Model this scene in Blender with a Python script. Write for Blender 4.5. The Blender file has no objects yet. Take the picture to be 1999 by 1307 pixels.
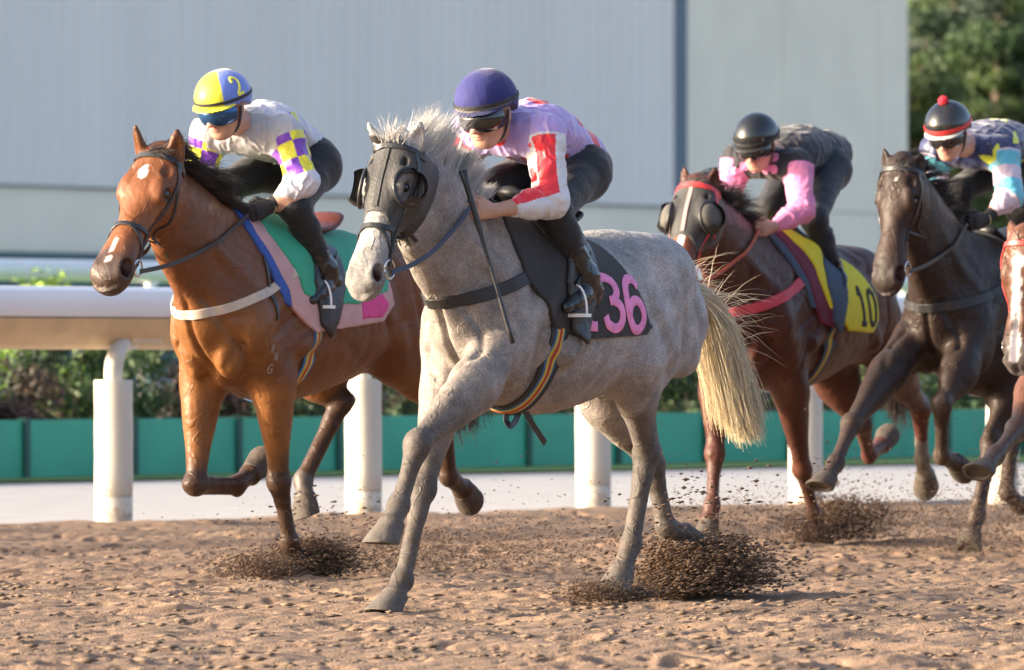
import bpy, bmesh, math, random, time
import numpy as np
import openvdb as vdb
from mathutils import Vector, Matrix, noise as mnoise
from mathutils.bvhtree import BVHTree
T0 = time.time()
R = math.radians
scene = bpy.context.scene
COL = scene.collection
# ---------------------------------------------------------------- camera
FPX, CU, HV = 15000.0, 999.5, 697.0          # focal length in photo pixels, centre column, horizon row
cam_d = bpy.data.cameras.new('camera'); cam = bpy.data.objects.new('camera', cam_d); COL.objects.link(cam)
cam.location = (0, 0, 1.0); cam.rotation_euler = (R(90), 0, 0)
cam_d.sensor_width = 36; cam_d.lens = FPX / 1999 * 36; cam_d.shift_y = (HV - 653.5) / 1999
cam_d.clip_end = 2000; cam_d.clip_start = 0.5
cam_d.dof.use_dof = True; cam_d.dof.focus_distance = 30.6; cam_d.dof.aperture_fstop = 7.0
scene.camera = cam
# ---------------------------------------------------------------- light
SUN_EL, SUN_AZ = R(13.5), R(79)                # azimuth measured from the camera's side towards the left
w = bpy.data.worlds.new('World'); scene.world = w; w.use_nodes = True
nt = w.node_tree; bg = nt.nodes['Background']
sky = nt.nodes.new('ShaderNodeTexSky'); sky.sky_type = 'NISHITA'; sky.sun_disc = False
SD = Vector((-math.sin(SUN_AZ) * math.cos(SUN_EL), -math.cos(SUN_AZ) * math.cos(SUN_EL), math.sin(SUN_EL)))
sky.sun_elevation = SUN_EL; sky.sun_rotation = math.atan2(SD.x, SD.y)
sky.air_density = 0.65; sky.dust_density = 6.0; sky.ozone_density = 0.5
nt.links.new(sky.outputs[0], bg.inputs[0]); bg.inputs[1].default_value = 0.15
sd = bpy.data.lights.new('sun', 'SUN'); sun = bpy.data.objects.new('sun', sd); COL.objects.link(sun)
sd.energy = 2.4; sd.angle = R(0.53); sd.color = (1.0, 0.86, 0.68)
sun.rotation_euler = (-SD).to_track_quat('-Z', 'Y').to_euler()
scene.view_settings.view_transform = 'Standard'; scene.view_settings.look = 'None'
scene.view_settings.exposure = 1.97; scene.view_settings.gamma = 1.0
scene.cycles.max_bounces = 6; scene.cycles.transparent_max_bounces = 8
try: scene.cycles.use_denoising = True
except Exception: pass
# ---------------------------------------------------------------- tagging
def tag(o, label=None, cat=None, group=None, kind=None):
    if label: o['label'] = label
    if cat: o['category'] = cat
    if group: o['group'] = group
    if kind: o['kind'] = kind
    return o
def empty(name, loc=(0, 0, 0), rz=0.0, label=None, cat=None, group=None):
    o = bpy.data.objects.new(name, None); COL.objects.link(o); o.empty_display_size = 0.1
    o.location = loc; o.rotation_euler = (0, 0, rz)
    return tag(o, label, cat, group)
def link(name, me, mat=None, parent=None):
    o = bpy.data.objects.new(name, me); COL.objects.link(o)
    if mat: me.materials.append(mat)
    if parent: o.parent = parent
    return o
def mesh_np(name, v, f, smooth=True, cols=None, uvw=None):
    """v (n,3), f (m,3|4) or list of arrays -> mesh"""
    me = bpy.data.meshes.new(name)
    fl = f if isinstance(f, list) else [f]
    fl = [np.asarray(x, dtype=np.int32) for x in fl if len(x)]
    v = np.asarray(v, dtype=np.float32)
    me.vertices.add(len(v)); me.vertices.foreach_set('co', v.ravel())
    tot = np.concatenate([np.full(len(x), x.shape[1], np.int32) for x in fl])
    li = np.concatenate([x.ravel() for x in fl])
    me.loops.add(len(li)); me.loops.foreach_set('vertex_index', li)
    me.polygons.add(len(tot)); me.polygons.foreach_set('loop_start', np.concatenate([[0], np.cumsum(tot)[:-1]]).astype(np.int32))
    me.polygons.foreach_set('use_smooth', np.full(len(tot), smooth))
    me.update(calc_edges=True); me.validate()
    if cols is not None:
        a = me.color_attributes.new('coat', 'FLOAT_COLOR', 'POINT')
        c = np.ones((len(v), 4), np.float32); c[:, :cols.shape[1]] = cols
        a.data.foreach_set('color', c.ravel())
    return me
# ---------------------------------------------------------------- materials
def newmat(name):
    m = bpy.data.materials.new(name); m.use_nodes = True
    nt = m.node_tree; b = nt.nodes['Principled BSDF']
    return m, nt, b
def N(nt, t, **kw):
    n = nt.nodes.new(t)
    for k, v in kw.items(): setattr(n, k, v)
    return n
def mat(name, col, rough=0.6, metal=0.0, bump=0.0, bscale=60.0, var=0.0, vscale=4.0, spec=None, coat=0.0, sheen=0.0, stretch=(1, 1, 1), detail=5.0, col2=None, attr=False, trans=0.0, sss=0.0):
    m, nt, b = newmat(name); L = nt.links.new
    b.inputs['Roughness'].default_value = rough; b.inputs['Metallic'].default_value = metal
    if spec is not None: b.inputs['Specular IOR Level'].default_value = spec
    b.inputs['Coat Weight'].default_value = coat; b.inputs['Coat Roughness'].default_value = 0.15
    if sheen: b.inputs['Sheen Weight'].default_value = sheen; b.inputs['Sheen Roughness'].default_value = 0.4
    if sss:
        b.inputs['Subsurface Weight'].default_value = sss; b.inputs['Subsurface Scale'].default_value = 0.02
    if trans: b.inputs['Transmission Weight'].default_value = trans
    tc = N(nt, 'ShaderNodeTexCoord'); mp = N(nt, 'ShaderNodeMapping'); mp.inputs['Scale'].default_value = stretch
    L(tc.outputs['Object'], mp.inputs[0])
    src = None
    if attr:
        at = N(nt, 'ShaderNodeAttribute', attribute_name='coat'); src = at.outputs['Color']
    if var or col2:
        n = N(nt, 'ShaderNodeTexNoise'); n.inputs['Scale'].default_value = vscale; n.inputs['Detail'].default_value = detail
        L(mp.outputs[0], n.inputs['Vector'])
        mr = N(nt, 'ShaderNodeMapRange'); mr.inputs[1].default_value = 0.3; mr.inputs[2].default_value = 0.7
        L(n.outputs[0], mr.inputs[0])
        if col2:
            mx = N(nt, 'ShaderNodeMix', data_type='RGBA'); mx.inputs[6].default_value = (*col, 1); mx.inputs[7].default_value = (*col2, 1)
            L(mr.outputs[0], mx.inputs[0]); src = mx.outputs[2]
        else:
            mr.inputs[3].default_value = 1 - var; mr.inputs[4].default_value = 1 + var
            mx = N(nt, 'ShaderNodeMix', data_type='RGBA', blend_type='MULTIPLY'); mx.inputs[0].default_value = 1
            if src is not None: L(src, mx.inputs[6])
            else: mx.inputs[6].default_value = (*col, 1)
            cb = N(nt, 'ShaderNodeCombineXYZ')
            for i in range(3): L(mr.outputs[0], cb.inputs[i])
            L(cb.outputs[0], mx.inputs[7]); src = mx.outputs[2]
    if src is not None: L(src, b.inputs['Base Color'])
    else: b.inputs['Base Color'].default_value = (*col, 1)
    if bump:
        n2 = N(nt, 'ShaderNodeTexNoise'); n2.inputs['Scale'].default_value = bscale; n2.inputs['Detail'].default_value = 4
        L(mp.outputs[0], n2.inputs['Vector'])
        bp = N(nt, 'ShaderNodeBump'); bp.inputs['Strength'].default_value = min(1, bump); bp.inputs['Distance'].default_value = 0.01
        L(n2.outputs[0], bp.inputs['Height']); L(bp.outputs[0], b.inputs['Normal'])
    return m
# ---------------------------------------------------------------- small mesh builder
class MB:
    def __init__(s): s.v = []; s.f = []
    def quad(s, a, b, c, d):
        i = len(s.v); s.v += [tuple(a), tuple(b), tuple(c), tuple(d)]; s.f.append((i, i+1, i+2, i+3)); return s
    def box(s, lo, hi, M=None):
        x0, y0, z0 = lo; x1, y1, z1 = hi; i = len(s.v)
        p = [(x0,y0,z0),(x1,y0,z0),(x1,y1,z0),(x0,y1,z0),(x0,y0,z1),(x1,y0,z1),(x1,y1,z1),(x0,y1,z1)]
        if M: p = [tuple(M @ Vector(q)) for q in p]
        s.v += p
        for q in ((0,3,2,1),(4,5,6,7),(0,1,5,4),(1,2,6,5),(2,3,7,6),(3,0,4,7)): s.f.append(tuple(i+k for k in q))
        return s
    def rings(s, rings, closed=True, caps=True):
        """rings: list of lists of points, same length"""
        i = len(s.v); n = len(rings[0])
        for r in rings: s.v += [tuple(p) for p in r]
        for k in range(len(rings)-1):
            for j in range(n if closed else n-1):
                a = i+k*n+j; b = i+k*n+(j+1) % n
                s.f.append((a, b, b+n, a+n))
        if caps and closed:
            s.f.append(tuple(i+j for j in range(n))[::-1]); s.f.append(tuple(i+(len(rings)-1)*n+j for j in range(n)))
        return s
    def tube(s, pts, r, n=8, flat=None):
        """swept tube; r scalar or list; flat=(w,t) gives a strap-like section"""
        pts = [Vector(p) for p in pts]; m = len(pts); up = None; rr = []
        for k, p in enumerate(pts):
            t = (pts[min(k+1, m-1)] - pts[max(k-1, 0)]).normalized()
            if up is None: up = Vector((0, 0, 1)) if abs(t.z) < .9 else Vector((1, 0, 0))
            sd = t.cross(up).normalized(); up = sd.cross(t).normalized()
            rad = r[k] if isinstance(r, (list, tuple)) else r
            rr.append([p + (sd*math.cos(2*math.pi*j/n) + up*math.sin(2*math.pi*j/n))*rad for j in range(n)])
        return s.rings(rr)
    def strap(s, pts, nrm, wd, th):
        """flat strap along pts with outward normals nrm"""
        m = len(pts); rr = []
        for k, p in enumerate(pts):
            t = (Vector(pts[min(k+1, m-1)]) - Vector(pts[max(k-1, 0)])).normalized(); nn = Vector(nrm[k]).normalized()
            sd = t.cross(nn).normalized(); p = Vector(p)
            w_ = wd[k] if isinstance(wd, (list, tuple)) else wd
            h = w_/2; e = min(h, th)*.35
            rr.append([p - sd*h, p - sd*(h) + nn*(th-e), p - sd*(h-e) + nn*th, p + sd*(h-e) + nn*th, p + sd*h + nn*(th-e), p + sd*h])
        return s.rings(rr)
    def build(s, name, m=None, parent=None, smooth=False):
        me = bpy.data.meshes.new(name); me.from_pydata(s.v, [], s.f); me.update()
        if smooth:
            me.polygons.foreach_set('use_smooth', [True]*len(me.polygons))
        o = link(name, me, m, parent)
        return o
def smooth_by_angle(o, ang=40):
    me = o.data
    me.polygons.foreach_set('use_smooth', [True]*len(me.polygons))
    me.set_sharp_from_angle(angle=R(ang))
def spline(pts, n):
    """Catmull-Rom resample of vectors/tuples (any dimension) -> numpy (n,dim)"""
    P = np.array(pts, dtype=float); m = len(P)
    Q = np.vstack([2*P[0]-P[1], P, 2*P[-1]-P[-2]])
    out = []
    for x in np.linspace(0, m-1-1e-9, n):
        i = int(x); t = x-i; p0, p1, p2, p3 = Q[i:i+4]
        out.append(.5*((2*p1)+(-p0+p2)*t+(2*p0-5*p1+4*p2-p3)*t*t+(-p0+3*p1-3*p2+p3)*t**3))
    return np.array(out)
# ---------------------------------------------------------------- signed distance modelling
def V(*a): return np.array(a, dtype=np.float64)
def unit(v): v = np.asarray(v, float); return v/np.linalg.norm(v)
class Sdf:
    def __init__(s): s.ops = []
    def add(s, fn, lo, hi, k=.02, op='u'): s.ops.append((fn, np.array(lo, float), np.array(hi, float), k, op)); return s
    def cone(s, a, b, r1, r2, k=.02, op='u'):
        a = V(*a); b = V(*b); d = b-a; L2 = max(d@d, 1e-9)
        def fn(x, y, z):
            t = np.clip(((x-a[0])*d[0]+(y-a[1])*d[1]+(z-a[2])*d[2])/L2, 0, 1)
            q = np.sqrt((x-a[0]-t*d[0])**2+(y-a[1]-t*d[1])**2+(z-a[2]-t*d[2])**2)
            return q-(r1+(r2-r1)*t)
        m = max(r1, r2)
        return s.add(fn, np.minimum(a, b)-m, np.maximum(a, b)+m, k, op)
    def ell(s, c, r, ax=None, k=.02, op='u'):
        """ellipsoid: centre, radii, rows of ax = local axes"""
        c = V(*c); r = V(*r); A = np.eye(3) if ax is None else np.array(ax, float)
        m = max(r); mn = min(r)
        def fn(x, y, z):
            X = x-c[0]; Y = y-c[1]; Z = z-c[2]; k0 = 0; k1 = 0
            for i in range(3):
                q = X*A[i, 0]+Y*A[i, 1]+Z*A[i, 2]
                k0 = k0+(q/r[i])**2; k1 = k1+(q/r[i]**2)**2
            k0 = np.sqrt(k0); return k0*(k0-1)/np.maximum(np.sqrt(k1), 1e-6)
        e = np.sqrt(((A*r[:, None])**2).sum(0))
        return s.add(fn, c-e, c+e, k, op)
    def sweep(s, pts, side, k=.02, op='u', n=None, p=2.0):
        """pts rows: x,y,z, r_side, r_up, r_down ; side = constant side vector or rows"""
        m = n or 3*(len(pts)-1)+1
        P = spline(pts, m); C = P[:, :3]
        S0 = np.tile(np.array(side, float), (m, 1)) if np.ndim(side) == 1 else spline(side, m)
        def fn(x, y, z):
            best = None
            for i in range(m-1):
                a, b = C[i], C[i+1]; d = b-a; L2 = d@d; T = d/math.sqrt(L2)
                sv = S0[i]-(S0[i]@T)*T; sv /= np.linalg.norm(sv); uv = np.cross(T, sv)
                X = x-a[0]; Y = y-a[1]; Z = z-a[2]
                t = np.clip((X*d[0]+Y*d[1]+Z*d[2])/L2, 0, 1)
                X = X-t*d[0]; Y = Y-t*d[1]; Z = Z-t*d[2]
                rs = P[i, 3]+(P[i+1, 3]-P[i, 3])*t; ru = P[i, 4]+(P[i+1, 4]-P[i, 4])*t; rd = P[i, 5]+(P[i+1, 5]-P[i, 5])*t
                qs = X*sv[0]+Y*sv[1]+Z*sv[2]; qu = X*uv[0]+Y*uv[1]+Z*uv[2]; qt = X*T[0]+Y*T[1]+Z*T[2]
                rv = np.where(qu > 0, ru, rd); rt = np.minimum(rs, rv)
                if p == 2.0: k0 = np.sqrt((qs/rs)**2+(qu/rv)**2+(qt/rt)**2)
                else: k0 = (np.abs(qs/rs)**p+np.abs(qu/rv)**p+np.abs(qt/rt)**p)**(1/p)
                q = np.sqrt(qs**2+qu**2+qt**2)
                dd = (k0-1)*q/np.maximum(k0, 1e-4)*.5+(k0-1)*rt*.5
                best = dd if best is None else np.minimum(best, dd)
            return best
        mr = P[:, 3:6].max()
        return s.add(fn, C.min(0)-mr, C.max(0)+mr, k, op)
    def bounds(s):
        lo = np.min([o[1] for o in s.ops if o[4] == 'u'], 0); hi = np.max([o[2] for o in s.ops if o[4] == 'u'], 0)
        return lo, hi
    def eval(s, lo, hi, h):
        n = np.ceil((np.array(hi)-lo)/h).astype(int)+1
        g = [(lo[i]+np.arange(n[i])*h).astype(np.float32) for i in range(3)]
        D = np.full(n, 0.3, np.float32)
        for fn, l, u, k, op in s.ops:
            pad = k*1.2+4*h
            i0 = [max(0, int((l[i]-pad-lo[i])/h)) for i in range(3)]; i1 = [min(n[i], int((u[i]+pad-lo[i])/h)+2) for i in range(3)]
            if any(i1[i] <= i0[i] for i in range(3)): continue
            sl = tuple(slice(i0[i], i1[i]) for i in range(3))
            d = fn(g[0][sl[0]][:, None, None], g[1][sl[1]][None, :, None], g[2][sl[2]][None, None, :]).astype(np.float32)
            c = D[sl]
            if op == 'u':
                if k > 0:
                    hh = np.maximum(k-np.abs(c-d), 0)/k; D[sl] = np.minimum(c, d)-hh*hh*k*.25
                else: D[sl] = np.minimum(c, d)
            elif op == 's':
                d = -d
                if k > 0:
                    hh = np.maximum(k-np.abs(c-d), 0)/k; D[sl] = np.maximum(c, d)+hh*hh*k*.25
                else: D[sl] = np.maximum(c, d)
        return D, g
def polyg(D, lo, h, iso=0.0, adapt=0.0):
    g = vdb.FloatGrid(.3); g.copyFromArray(np.ascontiguousarray(D, dtype=np.float32), tolerance=0.0)
    p, t, q = g.convertToPolygons(isovalue=float(iso), adaptivity=adapt)
    v = p*h+np.array(lo)
    return v, [t, q]
def sdf_mesh(name, S, h, lo=None, hi=None, colfn=None, post=None, iso=0.0, smooth=0):
    l, u = S.bounds(); l = l-.03 if lo is None else np.array(lo, float); u = u+.03 if hi is None else np.array(hi, float)
    D, g = S.eval(l, u, h)
    if post is not None: D = post(D, g[0][:, None, None], g[1][None, :, None], g[2][None, None, :])
    # close the box
    D[0] = D[-1] = .1; D[:, 0] = D[:, -1] = .1; D[:, :, 0] = D[:, :, -1] = .1
    v, f = polyg(D, l, h, iso)
    c = colfn(v) if colfn else None
    return mesh_np(name, v, f, True, c)
def bvh_of(me):
    bm = bmesh.new(); bm.from_mesh(me); t = BVHTree.FromBMesh(bm); bm.free(); return t
# ---------------------------------------------------------------- horse / rider frame
class Frame:
    """local x = heading, y = horse's left, z up; origin on the ground"""
    def __init__(s, X, Y, deg):
        s.o = V(X, Y, 0); t = R(deg); s.d = V(-math.cos(t), -math.sin(t), 0); s.n = V(math.sin(t), -math.cos(t), 0)
        s.rz = math.atan2(s.d[1], s.d[0])
    def at(s, u, v, w=0.0):
        """point of the sagittal plane (offset w to the left) seen in the photograph at column u, row v"""
        k = (u-CU)/FPX; o = s.o+w*s.n
        a = (k*o[1]-o[0])/(s.d[0]-k*s.d[1]); Y = o[1]+a*s.d[1]
        return V(a, w, 1.0-(v-HV)/FPX*Y)
    def px(s, p):
        W = s.o+p[0]*s.d+p[1]*s.n; return CU+FPX*W[0]/W[1], HV-FPX*(p[2]-1)/W[1]
# ================================================================ setting
def hfield(nx, ny, dx, dy, rng, beta, lo, hi):
    """band limited noise (wavelengths lo..hi metres) by FFT"""
    kx = np.fft.fftfreq(nx, dx)[:, None]; ky = np.fft.rfftfreq(ny, dy)[None, :]; k = np.sqrt(kx**2+ky**2)
    amp = np.where((k > 1/hi) & (k < 1/lo), 1/np.maximum(k, 1e-6)**beta, 0)
    z = np.fft.irfft2(amp*np.exp(2j*np.pi*rng.rand(*amp.shape)), s=(nx, ny)); return (z/z.std())
M = {}
M['dirt'] = mat('dirt', (.175, .109, .069), .95, col2=(.250, .164, .105), vscale=5, bump=.6, bscale=90, detail=8)
rng = np.random.RandomState(5)
# rail line: from (-3.0, 45.05) with slope 1.36 in y per x
RD = unit(V(1, 1.36, 0)); RN = V(RD[1], -RD[0], 0)           # along the rail, towards the track
R0 = V(-3.0, 45.05, 0)
def rp(s, n, z=0.0): return R0+RD*s+RN*n+V(0, 0, z)           # s along, n towards the track
bm_ = MB()
bm_.quad((-400, -50, -.045), (400, -50, -.045), (400, 600, -.045), (-400, 600, -.045))
o = bm_.build('ground', M['dirt']); tag(o, kind='structure')
# the harrowed track: fine relief where the camera sees it
x0, x1, y0, y1, dx, dy = -7.5, 8.5, 21.0, 52.0, .0115, .025
x0g, y0g = x0, y0; nx = int((x1-x0)/dx); ny = int((y1-y0)/dy)
def hfa(beta, lo, hi): return hfield(nx, ny, dx*.34, dy, rng, beta, lo, hi)
Z = .0013*hfa(.6, .03, .09)+.0026*hfa(1.0, .09, .4)+.011*hfield(nx, ny, dx, dy, rng, 1.0, .4, 3.0)
cl = hfa(.4, .03, .09); Z += .005*np.clip(cl-1.6, 0, 1.3)-.011*np.clip(-cl-1.6, 0, 1.2)
pk = hfield(nx, ny, dx, dy*.8, rng, .3, .05, .14); Z += -.020*np.clip(-pk-2.0, 0, 1.0)+.010*np.clip(pk-2.2, 0, 1.0)
pr = hfield(nx, ny, dx, dy, rng, .6, .10, .35); Z -= .020*np.clip(pr-1.0, 0, 1.2)
X = x0+np.arange(nx)*dx; Y = y0+np.arange(ny)*dy
P = np.zeros((nx, ny, 3)); P[..., 0] = X[:, None]; P[..., 1] = Y[None, :]
nd = (P[..., 0]-R0[0])*RN[0]+(P[..., 1]-R0[1])*RN[1]          # distance from the rail on the track side
Z *= .55+.45*np.clip((nd-.4)/2.0, 0, 1)
Z += .035*np.exp(-((nd-.35)/.35)**2)
Z = np.where(nd < .12, -.10, Z)
# harrow lines along the track and hoof prints
along = (P[..., 0]-R0[0])*RD[0]+(P[..., 1]-R0[1])*RD[1]; Z += .0028*np.sin(nd*2*np.pi/.11+1.2*np.sin(along*.8))*(nd > .6)
for _ in range(420):
    hx = x0+(x1-x0)*rng.rand(); hy = y0+1+(y1-y0-4)*rng.rand()**1.3; i0 = int((hx-x0-.2)/dx); j0 = int((hy-y0-.2)/dy); i1 = i0+int(.4/dx); j1 = j0+int(.4/dy)
    if i0 < 0 or j0 < 0 or i1 >= nx or j1 >= ny: continue
    XX = P[i0:i1, j0:j1, 0]-hx; YY = P[i0:i1, j0:j1, 1]-hy; q_ = np.sqrt((XX/1.0)**2+(YY/1.15)**2)*(1+.15*np.sin(3*np.arctan2(YY, XX)+hx*9)); dpt = .012+.016*rng.rand()
    Z[i0:i1, j0:j1] += -dpt*np.exp(-(q_/.060)**4)+.6*dpt*np.exp(-((q_-.095)/.028)**2)
Z = np.where(nd < .12, -.04, Z)
P[..., 2] = Z-.005
idx = np.arange(nx*ny).reshape(nx, ny)
f = np.stack([idx[:-1, :-1], idx[1:, :-1], idx[1:, 1:], idx[:-1, 1:]], -1).reshape(-1, 4)
keep = (nd[:-1, :-1] > -.05).reshape(-1); vis = (np.abs(P[:-1, :-1, 0]) < (P[:-1, :-1, 1]*.0667+3.2)).reshape(-1)
f = f[keep & vis]; used = np.unique(f); mp_ = -np.ones(nx*ny, int); mp_[used] = np.arange(len(used))
o = link('track', mesh_np('track', P.reshape(-1, 3)[used], mp_[f]), M['dirt']); tag(o, kind='structure')
# clods lying on the surface are part of the relief; the path beyond the rail
M['concrete'] = mat('pale_concrete', (.33, .325, .325), .85, bump=.3, bscale=30, var=.10, vscale=3)
p = MB(); a, b, c, d = rp(-60, -.02, .0), rp(90, -.02, 0), rp(90, -10.5, 0), rp(-60, -10.5, 0)
q = [tuple(t) for t in (a, b, c, d)]
p.rings([[tuple(V(*t)-V(0, 0, .14)) for t in q], [tuple(V(*t)+V(0, 0, .012)) for t in q]]); o = p.build('path', M['concrete']); tag(o, kind='structure')
M['grass'] = mat('grass', (.06, .13, .03), .9, bump=.8, bscale=40, col2=(.12, .22, .05), vscale=3)
p = MB(); q = [tuple(t) for t in (rp(-60, -9.6, .03), rp(200, -9.6, .03), rp(200, -36, .5), rp(-60, -36, .5))]; p.quad(*q); o = p.build('lawn', M['grass']); tag(o, kind='structure')
p = MB(); q = [tuple(t) for t in (rp(-90, -36.2, .52), rp(260, -36.2, .52), rp(260, -90, .52), rp(-90, -90, .52))]; p.quad(*q); o = p.build('bounce_apron', M['concrete']); tag(o, kind='structure')  # unseen pale apron added to bounce sunlight onto the building wall
# ---- rail in front
M['rail'] = mat('white_painted_aluminium', (.80, .80, .82), .28, var=.03, vscale=2)
M['pvc'] = mat('cream_vinyl_padding', (.54, .515, .45), .45, bump=.5, bscale=7, var=.06, vscale=6, stretch=(1, 1, .35))
nt_ = M['pvc'].node_tree; b_ = nt_.nodes['Principled BSDF']; src_ = b_.inputs['Base Color'].links[0].from_socket
tc_ = N(nt_, 'ShaderNodeTexCoord'); sx_ = N(nt_, 'ShaderNodeSeparateXYZ'); nt_.links.new(tc_.outputs['Object'], sx_.inputs[0])
rz_ = N(nt_, 'ShaderNodeMapRange'); rz_.inputs[1].default_value = .0; rz_.inputs[2].default_value = .42; rz_.inputs[3].default_value = .62; rz_.inputs[4].default_value = .30; nt_.links.new(sx_.outputs[2], rz_.inputs[0])
nz_ = N(nt_, 'ShaderNodeTexNoise'); nz_.inputs['Scale'].default_value = 26; nz_.inputs['Detail'].default_value = 6; nz_.inputs['Roughness'].default_value = .7; nt_.links.new(tc_.outputs['Object'], nz_.inputs['Vector'])
lt_ = N(nt_, 'ShaderNodeMath', operation='SUBTRACT'); nt_.links.new(rz_.outputs[0], lt_.inputs[0]); nt_.links.new(nz_.outputs[0], lt_.inputs[1])
ml_ = N(nt_, 'ShaderNodeMath', operation='MULTIPLY', use_clamp=True); ml_.inputs[1].default_value = 7; nt_.links.new(lt_.outputs[0], ml_.inputs[0])
mx_ = N(nt_, 'ShaderNodeMix', data_type='RGBA'); nt_.links.new(ml_.outputs[0], mx_.inputs[0]); nt_.links.new(src_, mx_.inputs[6]); mx_.inputs[7].default_value = (.42, .33, .24, 1); nt_.links.new(mx_.outputs[2], b_.inputs['Base Color'])
M['pvcdirt'] = mat('muddy_vinyl', (.50, .40, .29), .7, var=.25, vscale=30)
M['tan'] = mat('bounce_tan_underside', (.62, .46, .28), .6, var=.12, vscale=5)  # warm light bounced off the sand is put into this tan colour
M['seam'] = mat('seam_thread', (.42, .38, .32), .8)
def rail_run(name, n_off, s0, s1, ztop, prof, label, group=None):
    root = empty(name, tuple(rp(0, n_off)), 0, label, 'rail', group)
    mb = MB(); o0 = rp(0, n_off)
    ends = []
    for s in np.linspace(s0, s1, 40):
        ends.append([tuple(RD*s+RN*pn+V(0, 0, ztop+pz)) for pn, pz in prof])
    mb.rings(ends); o = mb.build('beam', M['rail'], root); smooth_by_angle(o, 35)
    return root
RAILTOP = 1.0+(HV-557)/333.0
prof = [(-.06, -.005), (.0, .0), (.20, -.006), (.235, -.03), (.245, -.075), (.240, -.15), (.225, -.180), (.18, -.182), (-.06, -.182), (-.085, -.15), (-.09, -.05)]
rail = rail_run('running_rail', 0, -14, 34, RAILTOP, prof, 'white aluminium running rail on padded posts beside the pale path, nearest rail')
rail['category'] = 'rail'
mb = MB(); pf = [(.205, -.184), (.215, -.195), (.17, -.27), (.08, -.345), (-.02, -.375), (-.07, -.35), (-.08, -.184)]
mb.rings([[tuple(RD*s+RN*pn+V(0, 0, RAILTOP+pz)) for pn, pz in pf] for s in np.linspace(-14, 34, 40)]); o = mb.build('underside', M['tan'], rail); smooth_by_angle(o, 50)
post_s = [float((V(px, 0, 0)-V(-3.0, 0, 0))[0]/RD[0]) for px in (-2.38, -.926, .498, 1.93, 3.41)]
sp_ = (post_s[-1]-post_s[0])/4
for k in range(-3, 9):
    s = post_s[0]+k*sp_-.16
    c = RD*s+RN*.13
    b_ = MB(); hh = 1.0-(742-HV)/(HV+0-1033+1e-9)*0
    n = 28; rings = []
    rg = np.random.RandomState(40+k)
    top = .865
    for i, z in enumerate([-.02, .0, .17, .178, .186, .30, .42, .55, .68, .80, top-.01, top, top, top-.01]):
        r = 1.2*[.094, .094, .095, .091, .095, .096, .095, .0965, .095, .096, .096, .094, .080, .076][i]
        rings.append([tuple(c+V(math.cos(t)*r*(1+.02*math.sin(3*t+k+z*4)), math.sin(t)*r*(1+.02*math.sin(2*t+k*2+z*5)), z)) for t in np.linspace(0, 2*math.pi, n, endpoint=False)])
    b_.rings(rings); o = b_.build('post_padding', M['pvc'], rail); smooth_by_angle(o, 50)
    for zz in (.065, .175):
        s_ = MB(); s_.rings([[tuple(c+V(math.cos(t)*.1165, math.sin(t)*.1165, zz+dz)) for t in np.linspace(0, 2*math.pi, n, endpoint=False)] for dz in (-.004, .004)], caps=False); s_.build('stitching', M['seam'], o)
    # goose-neck arm up to the rail
    g_ = MB(); pts = spline([c+V(0, 0, .80), c+V(0, 0, .93), c+RD*.03-RN*.0+V(0, 0, 1.02), c+RD*.13-RN*.05+V(0, 0, 1.075), c+RD*.30-RN*.10+V(0, 0, 1.10)], 18)
    g_.tube([tuple(q) for q in pts], .055, 16); o = g_.build('support_arm', M['pvc'], rail, True)
    br = MB(); cc = c+RD*.30-RN*.10+V(0, 0, 1.10)
    mm = Matrix.Translation(Vector(cc)) @ Matrix.Rotation(math.atan2(RD[1], RD[0]), 4, 'Z')
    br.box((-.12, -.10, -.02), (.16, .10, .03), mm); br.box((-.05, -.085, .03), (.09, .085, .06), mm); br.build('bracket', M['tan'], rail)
for k in range(-4, 12):
    s = post_s[0]+(k+.42)*sp_*1.5
    mb = MB(); mb.rings([[tuple(RD*(s+ds)+RN*(pn*1.0+.0025*(1 if pn > .1 else -1))+V(0, 0, RAILTOP+pz*1.0+.002*(1 if pz > -.09 else -1))) for pn, pz in prof] for ds in (-.006, .006)]); mb.build('joint_sleeve', M['seam'], rail)
# ---- far rail, higher ground behind
far = empty('running_rail', tuple(rp(0, -24)), 0, 'far white rail above the near one, standing before the teal plinth', 'rail')
kk = (0-CU)/FPX; Rf = rp(0, -24); sf = (kk*Rf[1]-Rf[0])/(RD[0]-kk*RD[1]); ZF = 1.0+(HV-526)/FPX*(Rf[1]+sf*RD[1])
mb = MB(); ends = []
for s in np.linspace(-16, 60, 30):
    c = RD*s
    ends.append([tuple(c+RN*.10*math.cos(t)+V(0, 0, ZF+.12*math.sin(t))) for t in np.linspace(0, 2*math.pi, 14, endpoint=False)])
mb.rings(ends); o = mb.build('beam', M['rail'], far, True)
for k in range(-5, 20):
    mb = MB(); c = RD*(k*3.0+.9)
    mb.tube([tuple(c+V(0, 0, .2)), tuple(c+V(0, 0, ZF-.45)), tuple(c+RD*.12+V(0, 0, ZF-.14)), tuple(c+RD*.25+V(0, 0, ZF-.05))], .06, 10); mb.build('rail_post', M['rail'], far, True)
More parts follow.
